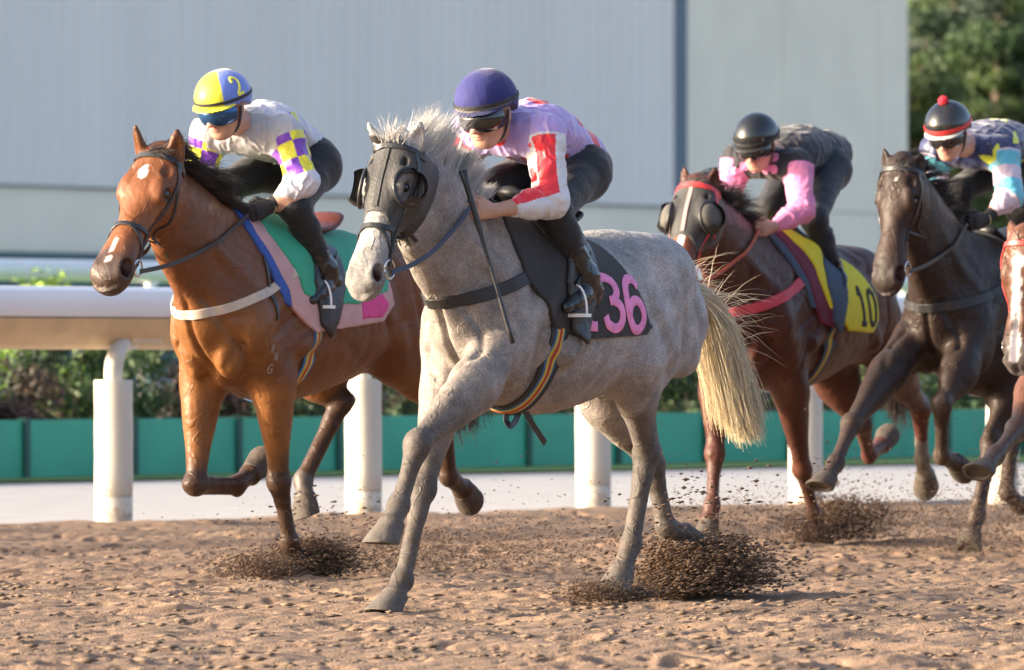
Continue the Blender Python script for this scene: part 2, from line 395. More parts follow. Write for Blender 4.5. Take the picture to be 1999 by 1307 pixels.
# ---- green boards along the path
M['green'] = mat('green_painted_board', (.032, .33, .225), .55, var=.12, vscale=1.6, bump=.15, bscale=20)
M['green_dark'] = mat('dark_green_post', (.010, .075, .055), .6)
B0 = V(-4.06, 61.0, 0); BD = unit(V(5.83, 8.8, 0)); BN = V(BD[1], -BD[0], 0)
bd = empty('barrier_boards', tuple(B0), 0, 'low green board barrier with dark posts along the far side of the pale path', 'barrier')
s0 = (45-CU); 
def b_s(u):
    k = (u-CU)/FPX; return (k*B0[1]-B0[0])/(BD[0]-k*BD[1])
sA = b_s(45); sB = b_s(460); step = (sB-sA)/2
for k in range(-16, 24):
    s = sA+k*step; mb = MB()
    mm = Matrix.Translation(Vector(BD*s)) @ Matrix.Rotation(math.atan2(BD[1], BD[0]), 4, 'Z')
    mb.box((.012, -.02, .0), (step-.012, .02, .50), mm); mb.build('board', M['green'], bd)
    mb = MB(); mb.box((-.035, -.05, -.05), (.035, .035, .515), mm); mb.build('board_post', M['green_dark'], bd)
# ---- building wall
M['clad'] = mat('blue_grey_cladding', (.86, .81, .72), .5, var=.04, vscale=.5, stretch=(1, 1, .05))
M['panel'] = mat('pale_concrete_panel', (.95, .86, .66), .75, var=.05, vscale=.6)
M['joint'] = mat('dark_joint', (.15, .19, .23), .7)
M['teal'] = mat('dark_teal_plinth', (.07, .13, .14), .6)
W0 = V(-10.7, 160, 0); WD = unit(V(7.2, 11.8, 0)); WN = V(WD[1], -WD[0], 0)
def w_s(u):
    k = (u-CU)/FPX; return (k*W0[1]-W0[0])/(WD[0]-k*WD[1])
bl = empty('grandstand_building', tuple(W0), math.atan2(WD[1], WD[0]), 'large building with ribbed blue grey cladding and pale concrete panels behind the track', 'building')
sJ = w_s(1306); sE = w_s(1766)
def wbox(name, s0, s1, n0, n1, z0, z1, m):
    mb = MB(); mb.box((s0, n0, z0), (s1, n1, z1)); return mb.build(name, m, bl)
HB = 12.6
def hz(v): return 1+(HV-v)/FPX*160.0                          # height on the wall at the photo's left edge
wbox('wall', -80, sE, .0, 24, -.2, HB, M['panel'])
wbox('plinth', -80, sJ, -.60, -.0, -.1, hz(491), M['teal'])
wbox('concrete_band', -80, sJ-.1, -.20, -.0, hz(491)+.003, hz(362), M['panel'])
s = -80.0; pts = []
while s < sJ-.7:
    for ds, dn in ((0, -.28), (.42, -.28), (.435, -.305), (.475, -.305), (.49, -.28)): pts.append((s+ds, dn))
    s += .50
rb = MB(); rb.rings([[(x, y, z) for x, y in pts]+[(pts[-1][0], -.002, z), (pts[0][0], -.002, z)] for z in (hz(359), HB)]); rb.build('cladding', M['clad'], bl)
wbox('sill_flashing', -80, sJ-.2, -.30, -.001, hz(362)+.003, hz(359)-.003, M['joint'])
wbox('corner_recess', sJ-.17, sJ+.42, -.26, -.003, hz(364), HB, M['joint'])
s = sJ+.44
while s < sE-1.2:
    s2 = min(s+4.9, sE-.03); wbox('upper_panel', s, s2-.03, -.12, -.002, hz(362)+.03, HB, M['panel']); wbox('lower_panel', s, s2-.03, -.12, -.002, -.2, hz(362), M['panel']); s = s2
# light poured walls beside the camera's left are out of view; trees and hedges come later
# ================================================================ horses
def lerp(a, b, t): return np.asarray(a)+(np.asarray(b)-np.asarray(a))*t
class Horse: pass
HEADT = [(-.06, .050, .045, .075), (.0, .078, .062, .10), (.10, .098, .060, .145), (.20, .110, .060, .175), (.30, .098, .060, .175), (.40, .076, .054, .135), (.52, .058, .048, .088), (.66, .066, .052, .075), (.80, .077, .053, .073), (.90, .084, .054, .078), (.97, .073, .050, .072), (1.01, .044, .032, .048)]
def horse_sdf(sp):
    H = Horse(); H.sp = sp; F = sp['F']; H.F = F
    S = Sdf(); H.S = S
    a0 = sp['a0']; ts = sp.get('ts', 1.0); zo = sp.get('z0', 0.0); wd = sp.get('wd', 1.0)
    H.a0 = a0; H.ts = ts; H.zo = zo
    def T(a, b, z): return (a0+a*ts, b*wd, 1.15+(z-1.15)*ts+zo)
    H.T = T
    TR = [(-.77, 1.27, 1.02, .10), (-.68, 1.37, .93, .18), (-.50, 1.455, .89, .26), (-.30, 1.49, .88, .275), (-.10, 1.47, .83, .29), (.10, 1.46, .785, .29),
          (.27, 1.49, .76, .27), (.43, 1.545, .77, .23), (.58, 1.50, .81, .21), (.72, 1.38, .89, .185), (.82, 1.26, .97, .13)]
    pts = []
    for a, zt, zb, hw in TR:
        c = zb+(zt-zb)*.50; x, _, z = T(a, 0, c); pts.append((x, 0, z, hw*wd*ts, (zt-c)*ts, (c-zb)*ts))
    S.sweep(pts, (0, 1, 0), k=0)
    # neck and head
    poll = V(*sp['poll']); nose = V(*sp['nose']); ax = unit(nose-poll); hl = np.linalg.norm(nose-poll); H.hl = hl
    sv = unit(np.array(sp.get('hside', (0, 1, 0)), float)); sv = unit(sv-(sv@ax)*ax); up = np.cross(ax, sv)
    H.poll = poll; H.nose = nose; H.hax = ax; H.hsv = sv; H.hup = up
    hk = sp.get('hs', hl/.62*1.07)
    def HD(t, s, u): return poll+ax*hl*t+sv*s*hk-up*.066+up*u*hk     # head coords: along, side, dorsal
    H.HD = HD; H.hk = hk
    nb = V(*T(.58, 0, 1.24)); ne = HD(.12, 0, -.10)
    q1 = V(*T(.40, 0, 1.22)); nm = lerp(nb, ne, .5)+V(.02, 0, sp.get('arch', .0))
    nr = sp.get('nr', 1.0)
    S.sweep([(*q1, .13, .20, .22), (*nb, .17*nr, .27, .34), (*lerp(nb, nm, .5), .145*nr, .26*nr, .32*nr), (*nm, .125*nr, .225*nr, .28*nr), (*lerp(nm, ne, .55), .11, .18, .24), (*ne, .095, .13, .18)], (0, 1, 0), k=.10)
    hp = [(*HD(t, 0, 0), a*hk, b*hk, c*hk) for t, a, b, c in HEADT]
    S.sweep(hp, sv, k=.05)
    for s in (-1, 1):
        # cheek, brow, nostril flare, facial crest
        S.ell(HD(.27, s*.055, -.085), (.085*hk, .045*hk, .080*hk), (ax, sv, up), k=.03)
        S.ell(HD(.295, s*.078, .022), (.042*hk, .026*hk, .024*hk), (ax, sv, up), k=.022)
        S.ell(HD(.245, s*.066, .040), (.045*hk, .022*hk, .016*hk), (ax, sv, up), k=.02)
        S.cone(HD(.36, s*.082, -.02), HD(.60, s*.056, -.012), .012*hk, .006*hk, k=.02)
        S.ell(HD(.925, s*.050, .012), (.050*hk, .028*hk, .038*hk), (ax, sv, up), k=.02)
        # eye socket
        S.ell(HD(.30, s*.100, .012), (.024*hk, .014*hk, .017*hk), (ax, sv, up), k=.010, op='s')
        S.ell(HD(.915, s*.066, .018), (.038*hk, .024*hk, .026*hk), (ax, sv, up), k=.008, op='s')
        S.cone(HD(.945, s*.060, .004), HD(.93, s*.024, .0), .018*hk, .010*hk, k=.008, op='s')
        # hollow above the eye and the groove behind the mouth
        S.ell(HD(.15, s*.075, .035), (.03, .014, .02), (ax, sv, up), k=.02, op='s')
        S.cone(HD(.985, s*.045, -.036), HD(.84, s*.062, -.030), .0045, .003, k=.006, op='s')
    S.ell(HD(.93, 0, -.048), (.055*hk, .036*hk, .022*hk), (ax, sv, up), k=.02)
    S.cone(HD(.42, 0, -.10), HD(.80, 0, -.055), .026*hk, .016*hk, k=.03)
    # ears
    H.ears = []
    for nm_, s in (('earR', -1), ('earL', 1)):
        tip = V(*sp[nm_]); base = HD(.035, s*.066, -.015); d = unit(tip-base); L = np.linalg.norm(tip-base)
        fr = unit(up*.55+ax*.35+sv*s*.55); fr = unit(fr-(fr@d)*d); sd = np.cross(d, fr)
        E = Sdf()
        pts = [(*(base-d*.03), .032, .025, .025), (*base, .035, .029, .029), (*(base+d*L*.38), .040, .027, .027), (*(base+d*L*.70), .030, .019, .021), (*(base+d*L*.9), .015, .011, .012), (*tip, .004, .004, .004)]
        S.sweep(pts, sd, k=.018)
        S.ell(base+d*L*.46+fr*.026, (L*.36, .021, .023), (d, sd, fr), k=.008, op='s')
        H.ears.append((tip, base))
    # trunk muscles
    for s in (-1, 1):
        S.ell(T(.45, s*.15, 1.24), (.13, .075, .27), (V(.9, 0, .42), V(0, 1, 0), V(-.42, 0, .9)), k=.06)
        S.ell(T(.70, s*.120, 1.16), (.115, .100, .135), k=.035); S.ell(T(.72, s*.165, 1.05), (.085, .060, .085), k=.018)
        S.ell(T(.775, s*.083, 1.02), (.095, .074, .165), k=.012)
        S.ell(T(-.43, s*.13, 1.34), (.26, .13, .12), k=.08)
        S.ell(T(-.62, s*.12, 1.14), (.14, .11, .22), k=.06)
    S.ell(T(.66, 0, .92), (.12, .06, .10), k=.03)
    for s in (-1, 1):
        S.cone(T(.34, s*.175, 1.42), T(.62, s*.185, 1.16), .050, .060, k=.022)      # shoulder blade
        S.cone(T(.20, s*.215, 1.14), T(.44, s*.225, 1.00), .060, .055, k=.022)      # triceps
        S.cone(lerp(V(*T(.70, s*.15, 1.22)), nm, .08), lerp(ne, nm, .25)+V(-.02, s*.045, -.05), .055, .035, k=.03)   # long neck muscle
        S.cone(T(-.30, s*.20, 1.34), T(-.36, s*.235, 1.02), .075, .07, k=.03)       # thigh, fascia
        S.cone(T(-.54, s*.19, 1.32), T(-.60, s*.175, .98), .070, .075, k=.02)
        S.cone(T(-.10, s*.20, 1.00), T(-.34, s*.235, 1.06), .060, .05, k=.05)
    def leg_fore(J, s):
        el, kn, ft, co = [V(*p) for p in J]
        psh = V(*T(.70, s*.14, 1.10))
        S.cone(psh, el, .105, .085, k=.07)
        S.ell(lerp(V(*T(.50, s*.18, 1.14)), el, .50), (.12, .078, .15), k=.035)
        d = unit(kn-el); back = np.cross(d, V(0, 1, 0)); back = unit(back)
        if back[0] > 0: back = -back
        fw = -back
        m = lerp(el, kn, .30)
        S.sweep([(*(el-d*.05), .085, .105, .10), (*el, .088, .115, .108), (*m, .076, .100, .090), (*lerp(el, kn, .62), .055, .066, .062), (*lerp(el, kn, .88), .046, .048, .048), (*kn, .047, .050, .050)], (0, 1, 0), k=.05)
        S.ell(lerp(el, kn, .28)+fw*.022+V(0, s*.012, 0), (.036, .034, .13), _ax(d), k=.03)
        c = unit(ft-kn)
        S.ell(kn+fw*.006, (.048, .052, .062), _ax(c), k=.03)
        S.ell(kn+back*.046, (.023, .022, .03), _ax(c), k=.02)
        S.cone(kn, lerp(kn, ft, .30), .045, .035, k=.02)
        S.cone(lerp(kn, ft, .2), lerp(kn, ft, .85), .034, .033, k=.02)
        bk = np.cross(c, V(0, 1, 0)); bk = unit(bk)
        if bk@back < 0: bk = -bk
        S.cone(lerp(kn, ft, .12)+bk*.028, lerp(kn, ft, .92)+bk*.028, .019, .021, k=.009)
        fet(ft, co, c, bk, s)
    def leg_hind(J, s):
        st, hk_, ft, co = [V(*p) for p in J]
        hip = V(*T(-.40, s*.13, 1.28)); but = V(*T(-.63, s*.12, 1.12))
        S.cone(hip, st, .17, .115, k=.08)
        S.cone(but, lerp(st, hk_, .42), .12, .062, k=.08)
        S.ell(lerp(hip, st, .72)+V(0, s*.03, 0), (.15, .09, .17), k=.06)
        d = unit(hk_-st); back = unit(np.cross(d, V(0, 1, 0)))
        if back[2] < 0: back = -back       # hamstring side
        c = unit(ft-hk_); bk = unit(np.cross(c, V(0, 1, 0)))
        if bk@(hk_-lerp(st, ft, .5)) < 0: bk = -bk
        S.sweep([(*st, .095, .115, .11), (*lerp(st, hk_, .3), .080, .10, .098), (*lerp(st, hk_, .6), .060, .072, .070), (*lerp(st, hk_, .85), .048, .055, .055), (*hk_, .047, .056, .056)], (0, 1, 0), k=.06)
        S.cone(lerp(st, hk_, .45)+bk*.045, hk_+bk*.050-c*.035, .034, .027, k=.03)
        S.ell(hk_, (.050, .060, .065), _ax(c), k=.02)
        S.ell(hk_+bk*.05-c*.03, (.026, .026, .034), _ax(c), k=.02)
        S.cone(hk_, lerp(hk_, ft, .28), .050, .040, k=.02)
        S.cone(lerp(hk_, ft, .2), lerp(hk_, ft, .88), .038, .037, k=.02)
        S.cone(hk_+bk*.030, lerp(hk_, ft, .92)+bk*.028, .023, .020, k=.015)
        fet(ft, co, c, bk, s)
    H.hoof = []
    def fet(ft, co, c, bk, s):
        p = unit(co-ft)
        S.ell(ft, (.041, .044, .050), _ax(c), k=.02)
        S.ell(ft+bk*.028+p*.006, (.033, .028, .032), _ax(c), k=.018)
        S.cone(ft, co, .040, .041, k=.02)
        S.ell(co-p*.012, (.052, .055, .026), _ax(p), k=.015)
        H.hoof.append((co, p, bk, s))
    for nm_, s in (('RF', -1), ('LF', 1)): leg_fore(sp[nm_], s)
    for nm_, s in (('RH', -1), ('LH', 1)): leg_hind(sp[nm_], s)
    # shallow grooves: between the chest muscles, behind the shoulder, along the flank
    for s in (-1, 1):
        S.cone(T(.38, s*.318, 1.25), T(.32, s*.325, .94), .020, .022, k=.06, op='s')
        S.cone(T(-.34, s*.335, 1.10), T(-.42, s*.32, .92), .018, .024, k=.06, op='s')
    return H
def _ax(d):
    """rows: forward, side, along d"""
    d = unit(d); s = unit(V(0, 1, 0)-d[1]*d); return (np.cross(s, d), s, d)
def segdist(v, a, b):
    d = b-a; t = np.clip(((v-a)@d)/(d@d), 0, 1); return np.linalg.norm(v-a-t[:, None]*d, axis=1), t
def vnoise(v, sc, seed=0):
    """cheap smooth 3D noise from sines, -1..1"""
    rng = np.random.RandomState(seed); o = 0
    for k in range(6):
        d = rng.normal(size=3)*sc*(1+.5*k); o = o+np.sin(v@d+rng.rand()*7+1.5*np.sin(v@(rng.normal(size=3)*sc)+rng.rand()*7))/(1+.4*k)
    return o/2.6
def sm(x, a, b): x = np.clip((x-a)/(b-a), 0, 1); return x*x*(3-2*x)
def mixc(c, col, m): return c*(1-m[:, None])+np.array(col)[None]*m[:, None]
def horse_colour(H):
    sp = H.sp
    def fn(v):
        c = np.tile(np.array(sp['coat'], float), (len(v), 1))
        for ccol, am in sp.get('belly', []):
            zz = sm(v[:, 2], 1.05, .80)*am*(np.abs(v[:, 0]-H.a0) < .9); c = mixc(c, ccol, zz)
        if 'chestcol' in sp: c = mixc(c, sp['chestcol'], np.maximum(sm(v[:, 0], H.a0+.60, H.a0+.80)*sm(v[:, 2], 1.30, 1.15), sm(v[:, 2], .95, .80)))
        if 'neckcol' in sp: c = mixc(c, sp['neckcol'], sm(v[:, 0], H.a0+.05, H.a0+.55))
        rel = v-H.poll; t = (rel@H.hax)/H.hl; s = (rel@H.hsv)/H.hk; u = (rel@H.hup+.066)/H.hk
        hd = (t > -.05)*(np.linalg.norm(rel-np.outer(t*H.hl, H.hax), axis=1) < .26)*(t < 1.2)
        if 'headcol' in sp: c = mixc(c, sp['headcol'], sm(t, -.05, .45)*sm(np.linalg.norm(rel-np.outer(np.clip(t, 0, 1)*H.hl, H.hax), axis=1), .34, .20))
        for nm_ in ('RF', 'LF', 'RH', 'LH'):
            J = [V(*p) for p in sp[nm_]]
            d1, t1 = segdist(v, J[0], J[1]); d2, t2 = segdist(v, J[1], J[2]); d3, t3 = segdist(v, J[2], J[3])
            m = np.zeros(len(v))
            up_, lo_ = sp.get('points', (.75, 1.0))
            n = .08*vnoise(v, 14, 3)
            m = np.where(d1 < .09, sm(t1+n, up_, 1.0), 0)
            m = np.maximum(m, (d2 < .075)*1.0); m = np.maximum(m, (d3 < .09)*1.0)
            if 'legcol' in sp: c = mixc(c, sp['legcol'], m*lo_)
            if nm_ in sp.get('sock', {}):
                c0, f0 = sp['sock'][nm_]; mm = np.maximum((d2 < .06)*sm(t2+n, f0-.03, f0), (d3 < .09)*(t3 > .02)); c = mixc(c, c0, mm)
        if 'muzzle' in sp:
            m = sm(t+.05*vnoise(v, 20, 5), .70, .92)*hd; c = mixc(c, sp['muzzle'], m*.9)
        for tt, ss, uu, rt, rs, col in sp.get('marks', []):
            e = ((t-tt)/rt)**2+((s-ss)/rs)**2; m = (1-sm(e+.35*vnoise(v, 45, 8), .75, 1.05))*hd*(u > uu); c = mixc(c, col, m)
        # dark insides of ears, dark tip
        for tip, base in H.ears:
            d_, tt_ = segdist(v, base, tip); m = (d_ < .06)*sm(tt_, sp.get('ear0', .72), sp.get('ear1', 1.0)); c = mixc(c, sp.get('eartip', sp['coat']), m*.8)
        for sgn in (-1, 1):
            ed = np.sqrt(((t-.30)*H.hl)**2+((s-sgn*.095)*H.hk)**2+((u-.012)*H.hk)**2); c = mixc(c, sp.get('eyeskin', np.array(sp.get('headcol', sp['coat']))*.25), (1-sm(ed, .020, sp.get('eyer', .042)))*hd*.85)
        # nostril inside and mouth line
        for sgn in (-1, 1):
            nd = np.sqrt(((t-.93)*H.hl)**2+((s-sgn*.048)*H.hk)**2+((u-.008)*H.hk)**2); c = mixc(c, (.05, .018, .016), (1-sm(nd, .022, .038))*hd)
        mud = sm(v[:, 2], .62, .25)*(.40+.45*vnoise(v, 22, 21))*sp.get('mud', .5); c = mixc(c, sp.get('mudcol', (.13, .09, .065)), np.clip(mud, 0, .8))
        c = c*(1+sp.get('blotch', .06)*vnoise(v, 9, 11))[:, None]
        return np.clip(c, .004, .95)
    return fn
LINES = [  # (a, z) polyline on the side of the trunk, depth, half width
    ([(.30, 1.50), (.46, 1.42), (.62, 1.28), (.70, 1.14)], .013, .020), ([(.28, 1.42), (.19, 1.24), (.22, 1.10), (.33, .98), (.46, .90)], .016, .022), ([(.26, 1.26), (.42, 1.17), (.60, 1.07), (.70, 1.04)], .010, .016),
    ([(.40, 1.44), (.50, 1.30), (.58, 1.20)], -.008, .014), ([(-.10, 1.24), (-.20, 1.08), (-.28, .95)], .016, .026), ([(-.47, 1.40), (-.56, 1.20), (-.60, .98)], .012, .018), ([(-.34, 1.32), (-.43, 1.12), (-.46, .98)], .008, .016),
    ([(-.14, 1.36), (-.22, 1.40), (-.28, 1.36)], -.010, .030), ([(.48, 1.02), (.56, .92), (.60, .84)], .010, .016), ([(.20, 1.02), (.0, .96), (-.14, .99)], .007, .020)]+[([(.16-.07*i, 1.26), (.11-.075*i, 1.02)], .0035, .016) for i in range(5)]
def sculpt(H, me):
    n = len(me.vertices); v = np.empty(n*3, np.float32); me.vertices.foreach_get('co', v); v = v.reshape(-1, 3).astype(float)
    nn = np.empty(n*3, np.float32); me.vertices.foreach_get('normal', nn); nn = nn.reshape(-1, 3).astype(float)
    a = (v[:, 0]-H.a0)/H.ts; z = (v[:, 2]-H.zo-1.15)/H.ts+1.15; y = np.abs(v[:, 1]); off = np.zeros(n)
    side = sm(np.abs(nn[:, 1]), .15, .45)*(z > .80)*(y > .06)
    for pl, dp, w_ in LINES:
        q = spline([(x_, z_+.012*math.sin(9*x_+H.a0*7)) for x_, z_ in pl], 5*len(pl)); best = np.full(n, 9.0); tt = np.zeros(n)
        for i in range(len(q)-1):
            d = q[i+1]-q[i]; t = np.clip(((a-q[i, 0])*d[0]+(z-q[i, 1])*d[1])/(d@d), 0, 1); dd = np.hypot(a-q[i, 0]-t*d[0], z-q[i, 1]-t*d[1]); m = dd < best; best = np.where(m, dd, best); tt = np.where(m, (i+t)/(len(q)-1), tt)
        off -= dp*np.exp(-(best/w_)**2)*side*np.sin(np.pi*np.clip(tt, .08, .92))
    fr = sm(a, .55, .72)*(z > .84)*(z < 1.24)*sm(nn[:, 0], .1, .5)
    off -= .022*np.exp(-(y/.014)**2)*fr*sm(z, .84, .92)*sm(z, 1.24, 1.14)
    for y0_, z0_, y1_, z1_, dp in ((.075, 1.20, .165, 1.00, .014), (.165, 1.00, .10, .90, .010), (.14, 1.12, .20, 1.12, .008)):
        d = np.array([y1_-y0_, z1_-z0_]); t = np.clip(((y-y0_)*d[0]+(z-z0_)*d[1])/(d@d), 0, 1); off -= dp*np.exp(-(np.hypot(y-y0_-t*d[0], z-z0_-t*d[1])/.016)**2)*fr
    # long shallow lumps of muscle under the skin, and cords on the neck
    off += .0045*vnoise(v*np.array([1, .6, .7]), 16, 31)*sm(z, .80, .95)
    v = v+nn*off[:, None]; me.vertices.foreach_set('co', v.ravel().astype(np.float32)); me.update()
def hoof_mesh(co, p, bk, s, big=1.0):
    """truncated hoof: coronet ring to sole; sole normal lies between the pastern and the heel side"""
    d = unit(p*.80+bk*.0); lat = V(0, 1, 0); lat = unit(lat-(lat@d)*d); fw = -bk; fw = unit(fw-(fw@d)*d)
    sn = unit(d*.86+(-fw)*.50)                               # sole normal
    f2 = unit(fw-(fw@sn)*sn)
    mb = MB(); n = 22; rr = []
    c0 = V(*co)-d*.006; c1 = c0+d*.070+f2*.016
    def ring(c, rx, ry, nn, tilt):
        out = []; a_ = unit(lerp(fw, f2, tilt))
        for j in range(n):
            a = 2*math.pi*j/n; x = math.cos(a); y = math.sin(a)
            xx = x*rx*(1.0 if x > 0 else .80)
            out.append(c+a_*xx+lat*y*ry)
        return out
    rr.append(ring(c0-d*.004, .030, .028, d, 0)); rr.append(ring(c0+d*.002, .043, .042, d, .1)); rr.append(ring(c0+d*.010, .0445, .043, d, .2))
    rr.append(ring(lerp(c0, c1, .5), .054, .050, d, .6)); rr.append(ring(c1-sn*.004, .062, .058, d, 1)); rr.append(ring(c1, .061, .057, d, 1))
    rr.append(ring(c1, .047, .044, d, 1)); rr.append(ring(c1-sn*.010, .042, .040, d, 1))
    cc_ = V(*co); mb.rings([[tuple(cc_+(q-cc_)*1.27) for q in r] for r in rr]); return mb
def strands(name, roots, dirs, lens, rad, m, parent, grav=.5, curl=.02, seg=6, seed=1, guide=None, fan=.0, cols=None):
    """hair as thin tapered 3-sided tubes"""
    rng = np.random.RandomState(seed); n = len(roots)
    roots = np.array(roots, float); dirs = np.array(dirs, float); dirs /= np.linalg.norm(dirs, axis=1)[:, None]
    lens = np.array(lens, float)
    P = [roots]; d = dirs.copy(); ph = rng.rand(n)*6.28; fr = 1+rng.rand(n)*3; s1 = rng.normal(size=(n, 3)); s1 /= np.linalg.norm(s1, axis=1)[:, None]
    for k in range(seg):
        if guide is not None: d = d+guide(P[-1], k/seg)
        d = d+np.array([0, 0, -1.0])*grav/seg+s1*(np.sin(ph+fr*k)*curl*3)[:, None]
        d /= np.linalg.norm(d, axis=1)[:, None]
        P.append(P[-1]+d*(lens/seg)[:, None])
    P = np.array(P)                                         # seg+1,n,3
    rr = rad*(1-np.linspace(0, 1, seg+1)**2*.85)
    a = rng.normal(size=(n, 3)); tmain = P[-1]-P[0]; tmain /= np.linalg.norm(tmain, axis=1)[:, None]
    a -= (a*tmain).sum(1)[:, None]*tmain; a /= np.linalg.norm(a, axis=1)[:, None]; b = np.cross(tmain, a)
    ring = [a, -.5*a+.866*b, -.5*a-.866*b]
    vs = np.stack([np.stack([P[k]+r*rr[k] for r in ring], 1) for k in range(seg+1)], 1)   # n,seg+1,3,3
    v = vs.reshape(-1, 3); base = (np.arange(n)*(seg+1)*3)[:, None]
    f = []
    for k in range(seg):
        for j in range(3):
            j2 = (j+1) % 3; f.append(base+np.array([[k*3+j, k*3+j2, (k+1)*3+j2, (k+1)*3+j]]))
    f = np.concatenate(f, 0)
    cc = None
    if cols is not None:
        cc = np.repeat(cols, (seg+1)*3, axis=0)
    me = mesh_np(name, v, f, True, cc)
    return link(name, me, m, parent)
# ================================================================ tack
def cast(bvh, o, tgt):
    o = Vector(o); d = Vector(tgt)-o; r = bvh.ray_cast(o, d.normalized(), d.length*1.3)
    return r if r[0] is not None else None
def wrap(H, pairs, wd, th, lift=.002, bvh=None, smooth_=2, reproj=True):
    """strap lying on the body: pairs of (outside point, inner target)"""
    P = []; Nn = []
    for o, t in pairs:
        r = cast(bvh or H.bvh, o, t)
        if r is None: continue
        P.append(np.array(r[0])); nn = np.array(r[1]); nn = nn if nn@(np.array(o)-np.array(t)) > 0 else -nn; Nn.append(nn)
    P = np.array(P); Nn = np.array(Nn)
    for _ in range(smooth_):
        P[1:-1] = .5*P[1:-1]+.25*(P[:-2]+P[2:]); Nn[1:-1] = .5*Nn[1:-1]+.25*(Nn[:-2]+Nn[2:])
    Nn /= np.linalg.norm(Nn, axis=1)[:, None]
    if reproj:
        for i in range(len(P)):
            loc, nn, _, _ = (bvh or H.bvh).find_nearest(Vector(P[i])); nn = np.array(nn); P[i] = np.array(loc)
            if nn@Nn[i] < 0: nn = -nn
            Nn[i] = unit(Nn[i]+nn)
    P = P+Nn*lift
    return P, Nn
def strap_obj(name, P, Nn, wd, th, m, parent):
    mb = MB(); mb.strap([tuple(p) for p in P], [tuple(n) for n in Nn], wd, th); o = mb.build(name, m, parent); smooth_by_angle(o, 40); return o
def head_ring(H, t0, t1, a0, a1, n=40, u0=-.04):
    """ring round the head; angle 0 = forehead, 90 = left; t goes t0 (front) -> t1 (underneath)"""
    out = []
    for a in np.linspace(a0, a1, n):
        f = (1-math.cos(R(a)))/2; t = t0+(t1-t0)*f
        c = H.HD(t, 0, u0); out.append((H.HD(t, .4*math.sin(R(a)), u0+.4*math.cos(R(a))), c))
    return out
def head_line(H, pts, side, n=24, lift_s=.35):
    """line on one side of the head through (t,u) points"""
    q = spline(pts, n); return [(H.HD(t, side*lift_s, u), H.HD(t, 0, u*.6)) for t, u in q]
def ring_mesh(mb, c, n, r, th, seg=20):
    n = unit(n); a = unit(np.cross(n, (0, 0, 1.0)) if abs(n[2]) < .9 else np.cross(n, (1.0, 0, 0))); b = np.cross(n, a)
    pts = [c+a*r*math.cos(t)+b*r*math.sin(t) for t in np.linspace(0, 2*math.pi, seg+1)]
    mb.tube([tuple(p) for p in pts], th, 6); return mb
def bridle(H, leather, metal, hands, rein_m=None, noseband=True, browcol=None, drop=True, kind='leather', grow=0.0, cheek=True):
    root = H.root; br = bpy.data.objects.new('bridle', None); COL.objects.link(br); br.parent = root
    bro = browcol or leather
    P, n_ = wrap(H, head_ring(H, .045, .06, -95, 95), .03, .005, .002+grow); strap_obj('browband', P, n_, .030*H.hk/1.2, .007, bro, br)
    P, n_ = wrap(H, head_ring(H, -.02, .50, 78, 282, 50), .02, .004, .003); strap_obj('throat_lash', P, n_, .016, .004, leather, br)
    for s in (-1, 1):
        if cheek:
            P, n_ = wrap(H, head_line(H, [(.03, .01), (.18, -.015), (.40, -.035), (.62, -.040), (.83, -.036)], s), .018, .004, .004+grow); strap_obj('cheek_strap', P, n_, .020, .005, leather, br)
        bc = H.HD(.845, s*.068, -.036)
        mb = MB(); ring_mesh(mb, bc+H.hsv*s*.012, H.hsv, .036, .005); b_ = mb.build('bit_ring', metal, br, True)
    if noseband:
        P, n_ = wrap(H, head_ring(H, .60, .56, -180, 180, 50), .02, .004, .003); strap_obj('noseband', P, n_, .022, .006, leather, br)
        if drop:
            P, n_ = wrap(H, head_ring(H, .60, .93, -180, 180, 50), .02, .004, .004); strap_obj('flash_strap', P, n_, .015, .005, leather, br)
    for s, hd in zip((-1, 1), hands):
        if hd is None: continue
        bc = H.HD(.86, s*.085, -.045); hd = V(*hd)
        mid = [lerp(bc, hd, t)-V(0, 0, .05*math.sin(math.pi*t)) for t in (.25, .5, .75)]
        pts = spline([bc, *mid, hd], 26)
        # keep the rein outside the neck
        out = []; Nn = []
        for p in pts:
            r = H.bvh.ray_cast(Vector((p[0], s*.9, p[2])), Vector((0, -s, 0)), .9)
            if r[0] is not None and r[0][1]*s+.012 > p[1]*s: p = V(p[0], r[0][1]+s*.012, p[2])
            out.append(p); Nn.append(V(0, s, 0))
        out = np.array(out)
        for _ in range(3): out[1:-1, 1] = s*np.maximum(out[1:-1, 1]*s, .25*(out[:-2, 1]+out[2:, 1])*s+.5*out[1:-1, 1]*s)
        out[1:-1] = .5*out[1:-1]+.25*(out[:-2]+out[2:])
        strap_obj('rein', out, Nn, .020, .006, rein_m or leather, br)
    return br
def breast(H, name, zf, zs, a_side, wd, th, m, amax=112, af=.35, lift=.003, sag=1.6, rad=.95):
    pr = []
    for a in np.linspace(-amax, amax, 130):
        f = abs(math.sin(R(min(abs(a), 90))))**sag; z = zf+(zs-zf)*f; c = H.T(af, 0, 0)
        cx = c[0]+(a_side-c[0])*f*.0
        pr.append(((cx+rad*math.cos(R(a)), .8*math.sin(R(a)), z), (cx, 0, z)))
    P, n_ = wrap(H, pr, wd, th, lift, smooth_=4)
    return strap_obj(name, P, n_, wd, th, m, H.root), P, n_
def belly_ring(H, a_top, a_bot, z_top, ang=125, n=110):
    out = []
    c = V(*H.T(0, 0, 1.12))
    for a in np.linspace(-ang, ang, n):           # 0 = under the belly
        f = (1-math.cos(R(a)))/2; x = a_bot+(a_top-a_bot)*f*1.2
        out.append(((x, .50*math.sin(R(a)), c[2]-.47*math.cos(R(a))), (x, 0, c[2])))
    return out
